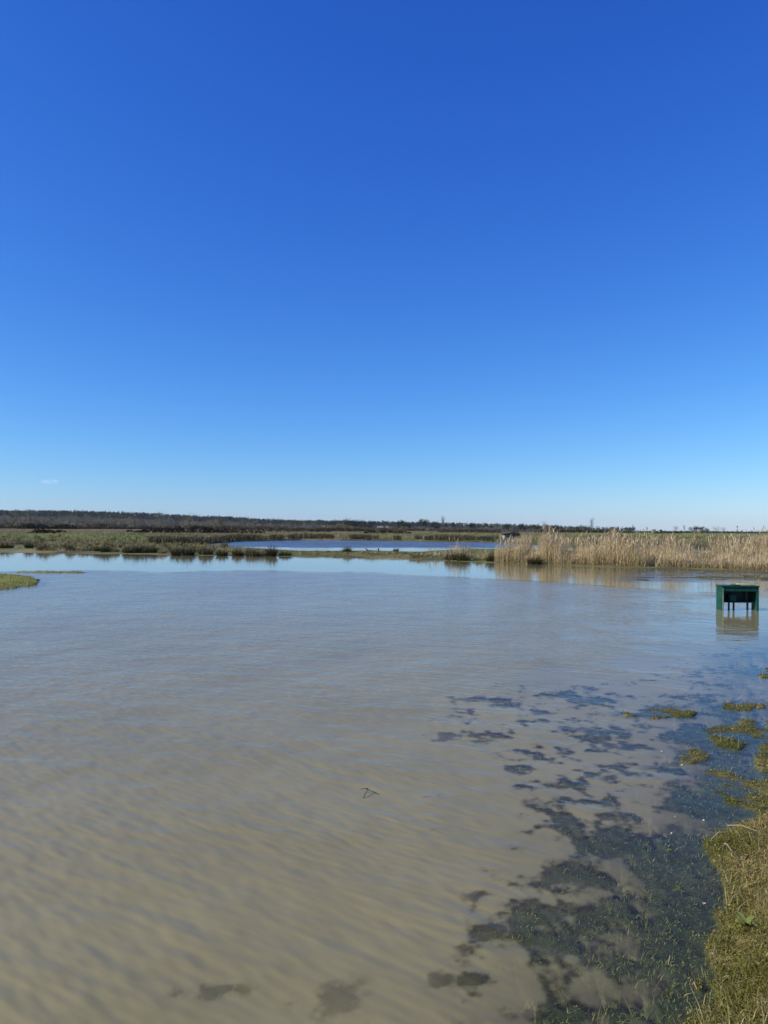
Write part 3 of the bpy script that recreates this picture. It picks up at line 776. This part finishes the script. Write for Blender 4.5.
for px, v, d, rp, sh, lab in SK:
    h = hgt(v, d); rad = rp * 1.25 * d / F
    T, C = leafy_tree(h, h * {'umbrella': .55, 'bush': .05}.get(sh, .22), rad, 620, PINE, sh)
    tree_thing('pine_tree', T, C, px, d, lab, 'tree', M_LEAF, 'evergreens on the skyline')
SB = [(160,16.8,800,3.2,False,'bare tree with a spreading crown above the white house on the ridge'),
      (190,15,620,7,False,'large pale twiggy tree behind the long dark bramble thicket'),
      (14,16.0,700,5,False,'bare twiggy tree breaking the ridge line near the left edge'),
      (30,16.6,720,5,False,'second bare twiggy tree breaking the ridge line near the left edge'),
      (443,13,900,1.3,True,'tall thin poplar rising like a spire from the middle skyline'),
      (545,9.5,900,3.6,False,'twiggy round crown standing above the skyline right of the hut'),
      (592,12,800,2.2,True,'tall wispy bare tree at the right end of the tree belt'),
      (588,6,800,4,False,'bushy bare tree at the foot of the tall wispy tree'),
      (676,5.0,800,4,False,'round bare tree on the right skyline left of a thin one'),
      (684.3,5.6,800,1.1,True,'thin upright tree left of the yellow barn on the skyline'),
      (716,5.0,700,5.5,False,'broad low bare tree right of the yellow barn'),
      (724,4.0,700,4,False,'lower bare shrub tree touching the broad one right of the barn'),
      (647,4.0,900,1.2,True,'thin upright bush beside the pale roofs on the right skyline')]
for px, v, d, rp, nar, lab in SB:
    T, C = bare_tree(hgt(v, d), rp * d / F, 260 if nar else 520, BARE, narrow=nar)
    tree_thing('bare_tree', T, C, px, d, lab, 'tree', M_TWIG, 'single bare trees on the skyline')

# dark shrubs and brambles: px0, px1, base py offset v, top v(down from horizon, +below), d, palette, label
def thicket(px0, px1, d, top_px, pal, name, label, cat, group=None, ramp=None, n=2600, leaf=.34):
    X0 = (px0 - HX) * d / F; X1 = (px1 - HX) * d / F; L = X1 - X0; Xc = (X0 + X1) / 2
    z = float(H(Xc, d)); hmax = top_px * d / F
    s = Soup(); nc = max(8, int(L / max(hmax, .5) * 2.2)); cx = np.linspace(-L / 2, L / 2, nc) + rng.normal(0, L / nc * .4, nc)
    u = (cx + L / 2) / L; prof = np.interp(u, *(ramp or ([0, .08, .5, .92, 1], [.4, .8, 1, .8, .4])))
    hc = hmax * prof * rng.uniform(.8, 1.05, nc); cy = rng.normal(0, hmax * .45, nc)
    q = rng.integers(0, nc, n); a = rng.normal(size=(n, 3)); a /= np.linalg.norm(a, axis=1)[:, None]; a *= rng.uniform(.35, 1, (n, 1)) ** .5
    P = np.stack([cx[q] + a[:, 0] * L / nc * 1.3, cy[q] + a[:, 1] * hmax * .6, np.abs(a[:, 2]) * hc[q]], 1)
    tint = rng.uniform(.75, 1.25, nc)[q][:, None]
    s.leaves(P, rng.uniform(.5, 1.0, n) * leaf * hmax, jit(pal, n, .3) * tint, .5)
    for i in range(0, nc, 2): s.tube([(cx[i], cy[i], -.1), (cx[i] + .1, cy[i], hc[i] * .85)], [.04 * hmax, .01 * hmax], (.06, .045, .035), 4)
    return tag(obj(name, s.mesh(name, M_LEAF), None, (Xc, d, z)), label, cat, group)
GR = 'dark thickets on the marsh'
thicket(139, 222, 210, 8.6, BRAM, 'bramble_thicket', 'long black-brown bramble thicket left of the blue pond', 'thicket', GR, ([0, .15, .45, .7, .9, 1], [.35, .6, .8, 1, .75, .5]), 5200, .2)
thicket(214, 262, 215, 6.0, BRAM, 'bramble_thicket', 'lower brown bramble tail right of the long dark thicket', 'thicket', GR, None, 2600, .22)
thicket(366, 409, 260, 4.4, BRAM, 'bramble_thicket', 'low black thicket right of centre under the round pine', 'thicket', GR, None, 2600, .26)
thicket(52, 66, 190, 3.6, BRAM, 'bramble_thicket', 'small brown thicket in the rough grass at the left', 'thicket', GR, None, 1200)
thicket(32, 54, 170, 5.2, [(.07, .06, .035), (.05, .045, .025)], 'bramble_thicket', 'loose brown thicket spreading over the left marsh', 'thicket', GR, None, 1500)
thicket(126, 134, 240, 3.2, BRAM, 'bramble_thicket', 'tiny dark bush alone in the meadow left of the long thicket', 'thicket', GR, None, 500)
thicket(616, 633, 500, 3.0, BRAM, 'bramble_thicket', 'dark hedge end on the right horizon below the tall wispy tree', 'thicket', GR, None, 900)
thicket(536, 616, 520, 4.0, [(.07, .06, .04), (.05, .045, .03)], 'hedgerow', 'long dull brown hedgerow behind the reed bed', 'hedge', GR, None, 3200, .3)
thicket(655, 682, 420, 2.4, BRAM, 'hedgerow', 'short low dark hedge under the pale roofs at the right', 'hedge', GR, None, 900)
thicket(262, 330, 330, 4.0, [(.08, .07, .04), (.06, .055, .03), (.10, .09, .05)], 'bramble_thicket', 'olive brown scrub beyond the left half of the blue pond', 'thicket', GR, None, 2600, .3)
thicket(310, 372, 420, 4.6, [(.085, .08, .04), (.07, .065, .035)], 'bramble_thicket', 'olive scrub mound below the middle pine group', 'thicket', GR, None, 2600, .3)
thicket(440, 500, 380, 3.6, [(.075, .065, .04), (.055, .05, .03)], 'bramble_thicket', 'brown scrub left of the hut below the small pines', 'thicket', GR, None, 2400, .3)
thicket(22, 48, 560, 6.4, PINE, 'evergreen_shrub', 'dark evergreen scrub at the foot of the left belt, left mound', 'shrub', 'evergreen scrub below the left belt', None, 1500, .3)
thicket(55, 76, 560, 6.0, PINE, 'evergreen_shrub', 'dark evergreen scrub at the foot of the left belt, right mound', 'shrub', 'evergreen scrub below the left belt', None, 1500, .3)
thicket(508.5, 520, 118, 9.5, BRAM, 'bramble_thicket', 'dark bush crowding the right side of the marsh hut', 'thicket', GR, None, 1500, .2)
for i, (a, b, lab) in enumerate([(-40, 80, 'thin dark hedge line at the foot of the belt, far left'), (78, 180, 'thin dark hedge line at the foot of the belt, left of the thicket'),
                                 (640, 790, 'thin dark hedge line along the right horizon')]):
    thicket(a, b, 640, 2.6, [(.05, .045, .03), (.07, .06, .04)], 'hedgerow', lab, 'hedge', 'hedge lines on the horizon', None, 2600, .5)

SCR = [(.19, .155, .10), (.14, .12, .075), (.22, .19, .11), (.12, .105, .07)]
for a, b, tp, lab in [(-60, 62, 8.0, 'grey-brown scrub mass under the belt at the left edge'), (56, 128, 7.2, 'grey-brown scrub mass under the belt, left of the white ridge house'),
                      (120, 200, 6.6, 'grey-brown scrub mass under the belt below the white ridge house'), (194, 262, 6.0, 'grey-brown scrub mass under the right half of the ridge'),
                      (256, 338, 5.2, 'grey-brown scrub mass around the three pale houses'), (332, 420, 4.6, 'grey-brown scrub below the pine group on the middle skyline'),
                      (414, 500, 4.2, 'grey-brown scrub at the foot of the tall thin poplar'), (494, 612, 3.8, 'grey-brown scrub running right from behind the hut')]:
    thicket(a, b, 690, tp, SCR, 'hedgerow', lab, 'hedge', 'scrub masses under the tree belt', ([0, .1, .3, .5, .7, .9, 1], list(rng.uniform(.6, 1, 7))), 4200, .34)

# ------------------------------------------------------------------ solids
def bm_boxes(name, boxes, mat, bevel=.0):
    bm = bmesh.new()
    for (cx, cy, cz, sx, sy, sz) in boxes:
        r = bmesh.ops.create_cube(bm, size=1)
        for v_ in r['verts']: v_.co = Vector((cx + v_.co.x * sx, cy + v_.co.y * sy, cz + v_.co.z * sz))
    if bevel: bmesh.ops.bevel(bm, geom=bm.edges[:], offset=bevel, segments=1, affect='EDGES')
    me = bpy.data.meshes.new(name); bm.to_mesh(me); bm.free(); me.materials.append(mat)
    return me
def prism(name, poly, y0, y1, mat):
    """polygon in x,z pulled along y"""
    bm = bmesh.new(); a = [bm.verts.new((x, y0, z)) for x, z in poly]; b = [bm.verts.new((x, y1, z)) for x, z in poly]
    n = len(poly); bm.faces.new(a); bm.faces.new(b[::-1])
    for i in range(n): bm.faces.new((a[i], b[i], b[(i + 1) % n], a[(i + 1) % n]))
    bmesh.ops.recalc_face_normals(bm, faces=bm.faces)
    me = bpy.data.meshes.new(name); bm.to_mesh(me); bm.free(); me.materials.append(mat)
    return me

M_GREEN = paint('green_enamel', (.009, .070, .050), .6, 0, .35, 9, .2)
M_GREEN_SHADE = paint('green_enamel_shaded', (.006, .030, .022), .55, 0, .3, 9)  # same enamel darkened: the shade inside the box is put into its colour
M_LIT_EDGE = paint('painted_sunlit_edge', (.20, .26, .17), .6, 0, .4, 14)  # sunlight catching the left front edge, painted in as a paler colour
M_LIME = paint('lime_board', (.50, .52, .22), .6, 0, .2, 8)
M_SLATE = paint('blue_grey_leg', (.03, .06, .085), .5, 0, .3, 8)

# green open-fronted box standing in the flood
bx, by = 7.44, 15.85
e = empty('metal_box', (bx, by, 0), math.radians(-3))
tag(e, 'dark green open-fronted metal box standing in the flooded water at the right', 'box')
Wd, Dp, Ht = .73, .30, .50
obj('side_panel', bm_boxes('side_panel', [(-Wd / 2, Dp / 2, Ht / 2 - .16, .03, Dp, Ht + .30)], M_GREEN, .005), e)
obj('side_panel', bm_boxes('side_panel', [(Wd / 2, Dp / 2, Ht / 2 - .16, .03, Dp, Ht + .30)], M_GREEN, .005), e)
obj('corner_post', bm_boxes('corner_post', [(-Wd / 2 + .012, -.008, Ht / 2 - .17, .022, .016, Ht + .28)], M_LIT_EDGE, .003), e)
obj('corner_post', bm_boxes('corner_post', [(Wd / 2 - .022, .012, Ht / 2 - .17, .016, .02, Ht + .28)], M_GREEN, .004), e)
top = obj('top_panel', bm_boxes('top_panel', [(0, Dp / 2, Ht + .006, Wd + .05, Dp + .04, .022)], M_GREEN, .004), e)
obj('front_rail', bm_boxes('front_rail', [(0, .012, Ht - .055, Wd - .034, .02, .09)], M_GREEN, .004), e)
obj('back_panel', bm_boxes('back_panel', [(0, Dp - .018, Ht - .175, Wd - .034, .02, .33)], M_GREEN_SHADE, .003), e)
obj('inner_shelf', bm_boxes('inner_shelf', [(0, Dp * .6, Ht - .335, Wd - .05, Dp * .6, .018)], M_GREEN_SHADE, .003), e)
obj('drawer', bm_boxes('drawer', [(-.11, Dp * .6, Ht - .245, .14, .16, .15)], M_GREEN, .012), e)
obj('brace', bm_boxes('brace', [(.20, Dp * .6, Ht - .2, .03, .03, .24)], M_SLATE, .003), e)
for lx in (-.15, -.05, .235):
    obj('leg', bm_boxes('leg', [(lx, Dp * .72, .0, .034, .034, .325)], M_SLATE, .004), e)
obj('label_board', bm_boxes('label_board', [(.14, Dp * .6, Ht + .033, .25, .16, .03)], M_LIME, .004), e)
obj('hinge_block', bm_boxes('hinge_block', [(-.06, Dp * .3, Ht + .028, .16, .10, .02)], M_GREEN, .005), e)

# marsh hut
M_WOODD = paint('dark_boards', (.045, .038, .032), .8, 0, .3, 3)
M_GREYB = paint('weathered_boards', (.36, .33, .30), .8, 0, .25, 3)
hx, hy = G(511, 541.3); hx, hy = float(hx), float(hy); hz = float(H(hx, hy))
e = empty('bird_hide', (hx, hy, max(hz, 0)), math.radians(4))
tag(e, 'small dark roofed wooden hide with a grey front behind the reeds', 'hut')
e.scale = (1, 1, .70)
obj('wall', bm_boxes('wall', [(0, .9, .55, 1.9, 1.7, 1.1)], M_GREYB, .01), e)
obj('roof', prism('roof', [(-1.15, 1.1), (1.15, 1.1), (1.05, 1.28), (0, 1.5), (-1.05, 1.28)], -.25, 1.95, M_WOODD), e)
obj('window', bm_boxes('window', [(-.35, .045, .78, .7, .02, .16)], M_WOODD, .004), e)
obj('door', bm_boxes('door', [(.55, .045, .5, .5, .02, .95)], M_WOODD, .004), e)

# far houses
M_WHITE = paint('white_render', (.52, .49, .45), .8, 0, .08, .4); M_ROOFT = paint('tiled_roof', (.22, .13, .09), .8, 0, .25, .6)
M_PALER = paint('pale_roof', (.42, .34, .28), .8, 0, .15, .6); M_YEL = paint('ochre_render', (.62, .45, .17), .8, 0, .1, .5); M_GLASS = paint('dark_window', (.03, .035, .045), .2, 0, .2, 2)
M_SLATER = paint('slate_roof', (.09, .09, .10), .7, 0, .2, .6)
def house(px, d, vtop, wpx, label, wall, roof, zbase=None):
    X = (px - HX) * d / F; z = float(H(X, d)) if zbase is None else zbase
    W = wpx * d / F; ht = vtop * d / F + EYE - z
    e = empty('house', (X, d, z), math.radians(rng.uniform(-12, 12))); tag(e, label, 'house', 'far houses on the skyline')
    wh = ht * .62
    obj('wall', bm_boxes('wall', [(0, W * .3, wh / 2 - .5, W, W * .6, wh + 1)], wall), e)
    rf = obj('roof', prism('roof', [(-W * .54, wh), (W * .54, wh), (W * .40, ht), (-W * .40, ht)], -.02 * W, W * .62, roof), e)
    obj('chimney', bm_boxes('chimney', [(W * .3, W * .3, ht + .03 * W, W * .06, W * .06, W * .16)], roof), rf)
    for k_ in (-.3, 0, .3):
        obj('window', bm_boxes('window', [(W * k_, -.012, wh * .55, W * .10, .02, wh * .3)], M_GLASS), e)
    return e
def perched(px, d, v_top, v_bot, wpx, *a):
    """a house whose foot shows v_bot px above the horizon"""
    return house(px, d, v_top, wpx, *a, zbase=EYE + v_bot * d / F)
perched(155.7, 2150, 12.8, 11.6, 3, 'white house perched among the trees on the wooded ridge', M_WHITE, M_WHITE)
perched(269, 1250, 5.2, 3.0, 4, 'pale house with a reddish roof below the ridge’s right end', M_WHITE, M_PALER)
perched(257.5, 1250, 4.6, 3.6, 4, 'smaller whitish house left of the one below the ridge’s right end', M_WHITE, M_PALER)
perched(246, 1300, 4.4, 3.6, 3, 'faint grey cottage leftmost of the three under the ridge', M_WHITE, M_SLATER)
perched(323, 1250, 3.4, 2.6, 4, 'low pale house left of the middle pine group', M_WHITE, M_PALER)
perched(380, 1100, 3.2, 2.4, 6, 'long low pale house between the pine group and the round pine', M_WHITE, M_PALER)
perched(387, 1080, 3.6, 2.2, 2, 'small white house at the end of the long low one', M_WHITE, M_ROOFT)
perched(428, 900, 1.0, .2, 3, 'tiny pale cottage under the umbrella pine', M_WHITE, M_PALER)
house(654, 900, 1.7, 4, 'pale roofed house left of another on the right skyline', M_WHITE, M_PALER)
house(661, 920, 1.4, 3, 'lower pinkish house right of the pale roofed one', M_WHITE, M_ROOFT)
house(698, 640, .6, 6, 'small yellow barn under two dark evergreens on the right horizon', M_YEL, M_PALER)
# slim white tower
tx, td = (737 - HX) * 2300 / F, 2300; tz = float(H(tx, td))
e = empty('water_tower', (tx, td, tz)); tag(e, 'slim white tower far off on the right horizon', 'tower')
s = Soup(); s.tube([(0, 0, -1), (0, 0, 14)], [1.6, 1.2], (.75, .75, .75), 12); obj('shaft', s.mesh('shaft', M_WHITE), e)
s = Soup(); s.tube([(0, 0, 14), (0, 0, 15.5), (0, 0, 18.5), (0, 0, 19.5)], [1.2, 3.2, 3.2, .3], (.75, .75, .75), 14); obj('tank', s.mesh('tank', M_WHITE), e)

# ------------------------------------------------------------------ small things in and on the water
M_WOOD = paint('wet_wood', (.05, .045, .035), .6, 0, .3, 20)
# twig standing out of the open water
X, Y = G(361, 800); X2, Y2 = G(368.5, 791.5); X, Y, X2, Y2 = map(float, (X, Y, X2, Y2))
s = Soup(); s.tube([(0, 0, -.03), (.02, .05, .012), (X2 - X, (Y2 - Y) * .8, .03)], [.0026, .0024, .0016], (.07, .06, .045))
s.tube([(X2 - X - .012, (Y2 - Y) * .72, .028), (X2 - X + .04, (Y2 - Y) * .7, .012), (X2 - X + .085, (Y2 - Y) * .62, -.006)], [.0022, .0018, .0012], (.06, .052, .04))
s.tube([(X2 - X, (Y2 - Y) * .8, .03), (X2 - X - .05, (Y2 - Y) * .9, .02)], [.003, .0015], (.05, .045, .035))
tag(obj('twig', s.mesh('twig', M_TWIG), None, (X, Y, 0)), 'forked dark twig poking out of the open brown water', 'twig')
# small post and duck on the far pond
X, Y = map(float, G(378.5, 553.8))
s = Soup(); s.tube([(0, 0, -.25), (.01, 0, .2), (-.01, 0, .36)], [.05, .048, .04], (.05, .05, .045), 8); s.tube([(-.01, 0, .36), (-.01, 0, .372)], [.04, .004], (.05, .05, .045), 8)
tag(obj('post', s.mesh('post', M_TWIG), None, (X, Y, 0)), 'short dark post on the pond’s near edge', 'post')
def duck(px, py, rz, lab):
    X, Y = map(float, G(px, py))
    me = bpy.data.meshes.new('duck'); bm = bmesh.new()
    sk = bm.verts.layers.skin.verify()
    pts = [(-.30, 0, .10, .025), (-.20, 0, .06, .075), (-.04, 0, .045, .115), (.12, 0, .06, .10), (.20, 0, .13, .048), (.235, 0, .21, .040), (.27, 0, .25, .052), (.325, 0, .238, .026), (.375, 0, .228, .017)]
    vs = []
    for x, y, z_, r_ in pts:
        v_ = bm.verts.new((x, y, z_)); v_[sk].radius = (r_, r_ * (.92 if r_ > .03 else .6)); vs.append(v_)
    vs[2][sk].use_root = True
    for a, b in zip(vs, vs[1:]): bm.edges.new((a, b))
    bm.to_mesh(me); bm.free(); me.materials.append(paint('duck_plumage', (.035, .032, .03), .7, 0, .4, 12))
    o = obj('duck', me, None, (X, Y, 0), rz); o.modifiers.new('skin', 'SKIN').use_smooth_shade = True
    mm = o.modifiers.new('sub', 'SUBSURF'); mm.levels = mm.render_levels = 2
    tag(o, lab, 'duck')
duck(370, 552.2, math.radians(185), 'dark duck resting on the pale strip of pond water')
# white specks floating by the bank
M_PETAL = paint('white_petal', (.70, .70, .66), .6, 0, .05, 30)
for i, (px, py, sz, lab) in enumerate([(662, 752, .012, 'white fleck floating on the water above the diagonal grass chain'), (681, 765.5, .012, 'white fleck nearest the tip of the diagonal grass chain'),
        (703, 821, .010, 'white fleck on the dark pool left of the straw-topped bank'), (671, 834, .008, 'small white fleck left of the dark pool by the bank'),
        (704, 904, .008, 'white fleck against the bank above the broad-leaved plant'), (675, 817, .005, 'faintest white fleck on the grey-brown shallows')]):
    X, Y = map(float, G(px, py)); s = Soup()
    an = np.linspace(0, TAU, 9)[:-1]
    rim = np.stack([np.cos(an) * sz, np.sin(an) * sz * .6, np.full(8, .004) + .3 * sz * np.cos(2 * an)], 1)
    low = rim * np.array([.7, .7, 0]) + np.array([0, 0, -.001])
    V = np.concatenate([rim, low, [[0, 0, .005]]])
    Q = np.array([(k_, (k_ + 1) % 8, 8 + (k_ + 1) % 8, 8 + k_) for k_ in range(8)]); T_ = np.array([(k_, (k_ + 1) % 8, 16) for k_ in range(8)])
    tag(obj('petal', np_mesh('petal', V, Q, T_, smooth=True, mat=M_PETAL), None, (X, Y, .001), rng.uniform(0, TAU)), lab, 'petal', 'white flecks floating by the bank')
# broad-leaved plant on the bank
def dock(px, py, lab, n=9, L0=.075):
    X, Y = map(float, G(px, py, .05)); z = float(H(X, Y)); V = []; Q = []; C = []
    for i in range(n):
        a = TAU * i / n + rng.uniform(-.3, .3); L = L0 * rng.uniform(.7, 1.2); w0 = L * .20; el = rng.uniform(.35, 1.05)
        d = np.array([math.cos(a), math.sin(a), 0]); sd = np.array([-d[1], d[0], 0]); b0 = len(V)
        for k_ in range(6):
            t = k_ / 5; p = d * L * t * math.cos(el * (1 - t * .7)) + np.array([0, 0, L * (math.sin(el) * t - .35 * t * t) + .012])
            wd = w0 * (math.sin(math.pi * min(1, t * .9 + .08)) ** .8)
            V += [p - sd * wd + np.array([0, 0, wd * .35]), p, p + sd * wd + np.array([0, 0, wd * .35])]
        for k_ in range(5):
            o_ = b0 + k_ * 3; Q += [(o_, o_ + 1, o_ + 4, o_ + 3), (o_ + 1, o_ + 2, o_ + 5, o_ + 4)]
        C += [np.array((.19, .235, .05)) * rng.uniform(.7, 1.4)] * 18
    tag(obj('weed_plant', np_mesh('weed_plant', np.array(V), np.array(Q), None, np.array(C), smooth=True, mat=M_DOCK), None, (X, Y, z)), lab, 'plant', 'small leafy plants at the bank')
dock(746, 932, 'broad-leaved green weed growing in the straw turf of the bank', 13, .050)
dock(680, 879, 'small yellow-green weed tuft standing in the dark shallows', 8, .032)
dock(668, 840, 'tiny green sprig in the shallows left of the bank', 6, .018)
# bleached straws on the bank tip
def straw(p0, p1, lab, r=.0028):
    X, Y = map(float, G(*p0, .06)); X1, Y1 = map(float, G(*p1, .06)); z = max(float(H(X, Y)), 0) + .05; z1 = max(float(H(X1, Y1)), 0) + .055
    s = Soup(); m = ((X1 - X) / 2, (Y1 - Y) / 2 + .01, (z1 - z) / 2 + .012)
    s.tube([(0, 0, 0), m, (X1 - X, Y1 - Y, z1 - z)], [r, r, r * .5], (.50, .43, .26), 5)
    tag(obj('straw_stem', s.mesh('straw_stem', M_REED), None, (X, Y, z)), lab, 'straw', 'loose straws on the bank')
straw((711, 840), (727, 838), 'bleached straw sticking out leftwards over the water')
straw((727, 829), (757, 838), 'long bleached straw lying along the top of the bank')
straw((724, 845), (732, 856), 'short pale straw slanting across the bank below the long one')
straw((668, 962), (674, 955), 'short pale straw breaking the dark shallows', .002)
straw((693, 982), (697, 988), 'pale curled straw in the shallows by the bank foot', .002)

# ------------------------------------------------------------------ small cloud low in the left sky
def cloud_mat():
    m, nt, out = newmat('cloud_vapour'); L = nt.links
    tc = nd(nt, 'ShaderNodeTexCoord'); n = nd(nt, 'ShaderNodeTexNoise'); n.inputs['Scale'].default_value = .011; n.inputs['Detail'].default_value = 5
    L.new(tc.outputs['Object'], n.inputs['Vector'])
    mr = nd(nt, 'ShaderNodeMapRange'); mr.inputs[1].default_value = .35; mr.inputs[2].default_value = .85; mr.inputs[4].default_value = .20
    L.new(n.outputs[0], mr.inputs[0])
    d = nd(nt, 'ShaderNodeBsdfTranslucent'); d.inputs[0].default_value = (.9, .9, .9, 1); d2 = nd(nt, 'ShaderNodeBsdfDiffuse'); d2.inputs[0].default_value = (.9, .9, .9, 1)
    ad = nd(nt, 'ShaderNodeAddShader'); L.new(d.outputs[0], ad.inputs[0]); L.new(d2.outputs[0], ad.inputs[1])
    t = nd(nt, 'ShaderNodeBsdfTransparent'); mx = nd(nt, 'ShaderNodeMixShader')
    L.new(mr.outputs[0], mx.inputs[0]); L.new(t.outputs[0], mx.inputs[1]); L.new(ad.outputs[0], mx.inputs[2]); L.new(mx.outputs[0], out.inputs[0])
    return m
cx, cy, cz = atd(50, 481.5, 9000)
me = bpy.data.meshes.new('cloud'); bm = bmesh.new()
bmesh.ops.create_icosphere(bm, subdivisions=4, radius=1)
for v_ in bm.verts:
    p = v_.co.copy(); k_ = 1 + .25 * math.sin(p.x * 5 + 1) * math.cos(p.z * 4) + .12 * math.sin(p.x * 11)
    v_.co = Vector((p.x * 85 * k_, p.y * 120 * k_, p.z * 22 * k_))
bm.to_mesh(me); bm.free(); me.materials.append(cloud_mat())
tag(obj('cloud', me, None, (cx, cy, cz)), 'tiny faint white cloud low in the left sky', 'cloud')

# ------------------------------------------------------------------ air
HAZE = 0.00003
if HAZE:
    m, nt, out = newmat('marsh_air')
    v = nd(nt, 'ShaderNodeVolumePrincipled'); v.inputs['Color'].default_value = (.80, .88, 1, 1); v.inputs['Density'].default_value = HAZE
    nt.links.new(v.outputs[0], out.inputs['Volume'])
    zt = 125.0
    tag(obj('haze', bm_boxes('haze', [(0, 1900, (zt - 14) / 2, 15000, 13000, zt + 14)], m)), kind='stuff')

# ------------------------------------------------------------------ light, sky, camera
w = bpy.data.worlds.new('World'); SC.world = w; w.use_nodes = True
nt = w.node_tree; nt.nodes.clear(); L = nt.links
sky = nd(nt, 'ShaderNodeTexSky', sky_type='NISHITA'); sky.sun_disc = False
sky.sun_elevation = SUN_EL; sky.sun_rotation = SUN_AZ
sky.altitude = 0; sky.air_density = 1.0; sky.dust_density = .15; sky.ozone_density = 3.0
bg = nd(nt, 'ShaderNodeBackground'); bg.inputs['Strength'].default_value = .09
wo = nd(nt, 'ShaderNodeOutputWorld')
sp_ = nd(nt, 'ShaderNodeSeparateColor'); cb_ = nd(nt, 'ShaderNodeCombineColor'); L.new(sky.outputs[0], sp_.inputs[0])
ST = .09
for ch, (g_, a_) in enumerate([(1.54, 1.11), (1.21, 1.27), (.72, 1.45)]):      # clear, deep late-winter blue
    p_ = nd(nt, 'ShaderNodeMath', operation='POWER'); p_.inputs[1].default_value = g_; L.new(sp_.outputs[ch], p_.inputs[0])
    q_ = nd(nt, 'ShaderNodeMath', operation='MULTIPLY'); q_.inputs[1].default_value = a_ * ST ** (g_ - 1); L.new(p_.outputs[0], q_.inputs[0])
    L.new(q_.outputs[0], cb_.inputs[ch])
L.new(cb_.outputs[0], bg.inputs['Color']); L.new(bg.outputs[0], wo.inputs['Surface'])
sun = bpy.data.lights.new('sun', 'SUN'); sun.energy = 4.8; sun.angle = math.radians(.53); sun.color = (1, .90, .73)
so = bpy.data.objects.new('sun', sun); link(so)
to_sun = Vector((math.sin(SUN_AZ) * math.cos(SUN_EL), math.cos(SUN_AZ) * math.cos(SUN_EL), math.sin(SUN_EL)))
so.rotation_euler = to_sun.to_track_quat('Z', 'Y').to_euler()
cam = bpy.data.cameras.new('camera'); co = bpy.data.objects.new('camera', cam); link(co)
cam.sensor_fit = 'VERTICAL'; cam.sensor_height = 24; cam.lens = F / 1024 * 24
cam.shift_y = (HY - 512) / 1024
cam.clip_start = .05; cam.clip_end = 40000
co.matrix_world = Matrix.Translation((0, 0, EYE)) @ Matrix.Rotation(math.pi / 2, 4, 'X') @ Matrix.Rotation(ROLL, 4, 'Z')
SC.camera = co
SC.view_settings.view_transform = 'Standard'; SC.view_settings.look = 'None'
SC.view_settings.exposure = 0; SC.view_settings.gamma = 1
cy_ = SC.cycles
cy_.max_bounces = 6; cy_.transparent_max_bounces = 12; cy_.diffuse_bounces = 2; cy_.glossy_bounces = 3; cy_.volume_bounces = 0
cy_.caustics_reflective = False; cy_.caustics_refractive = False
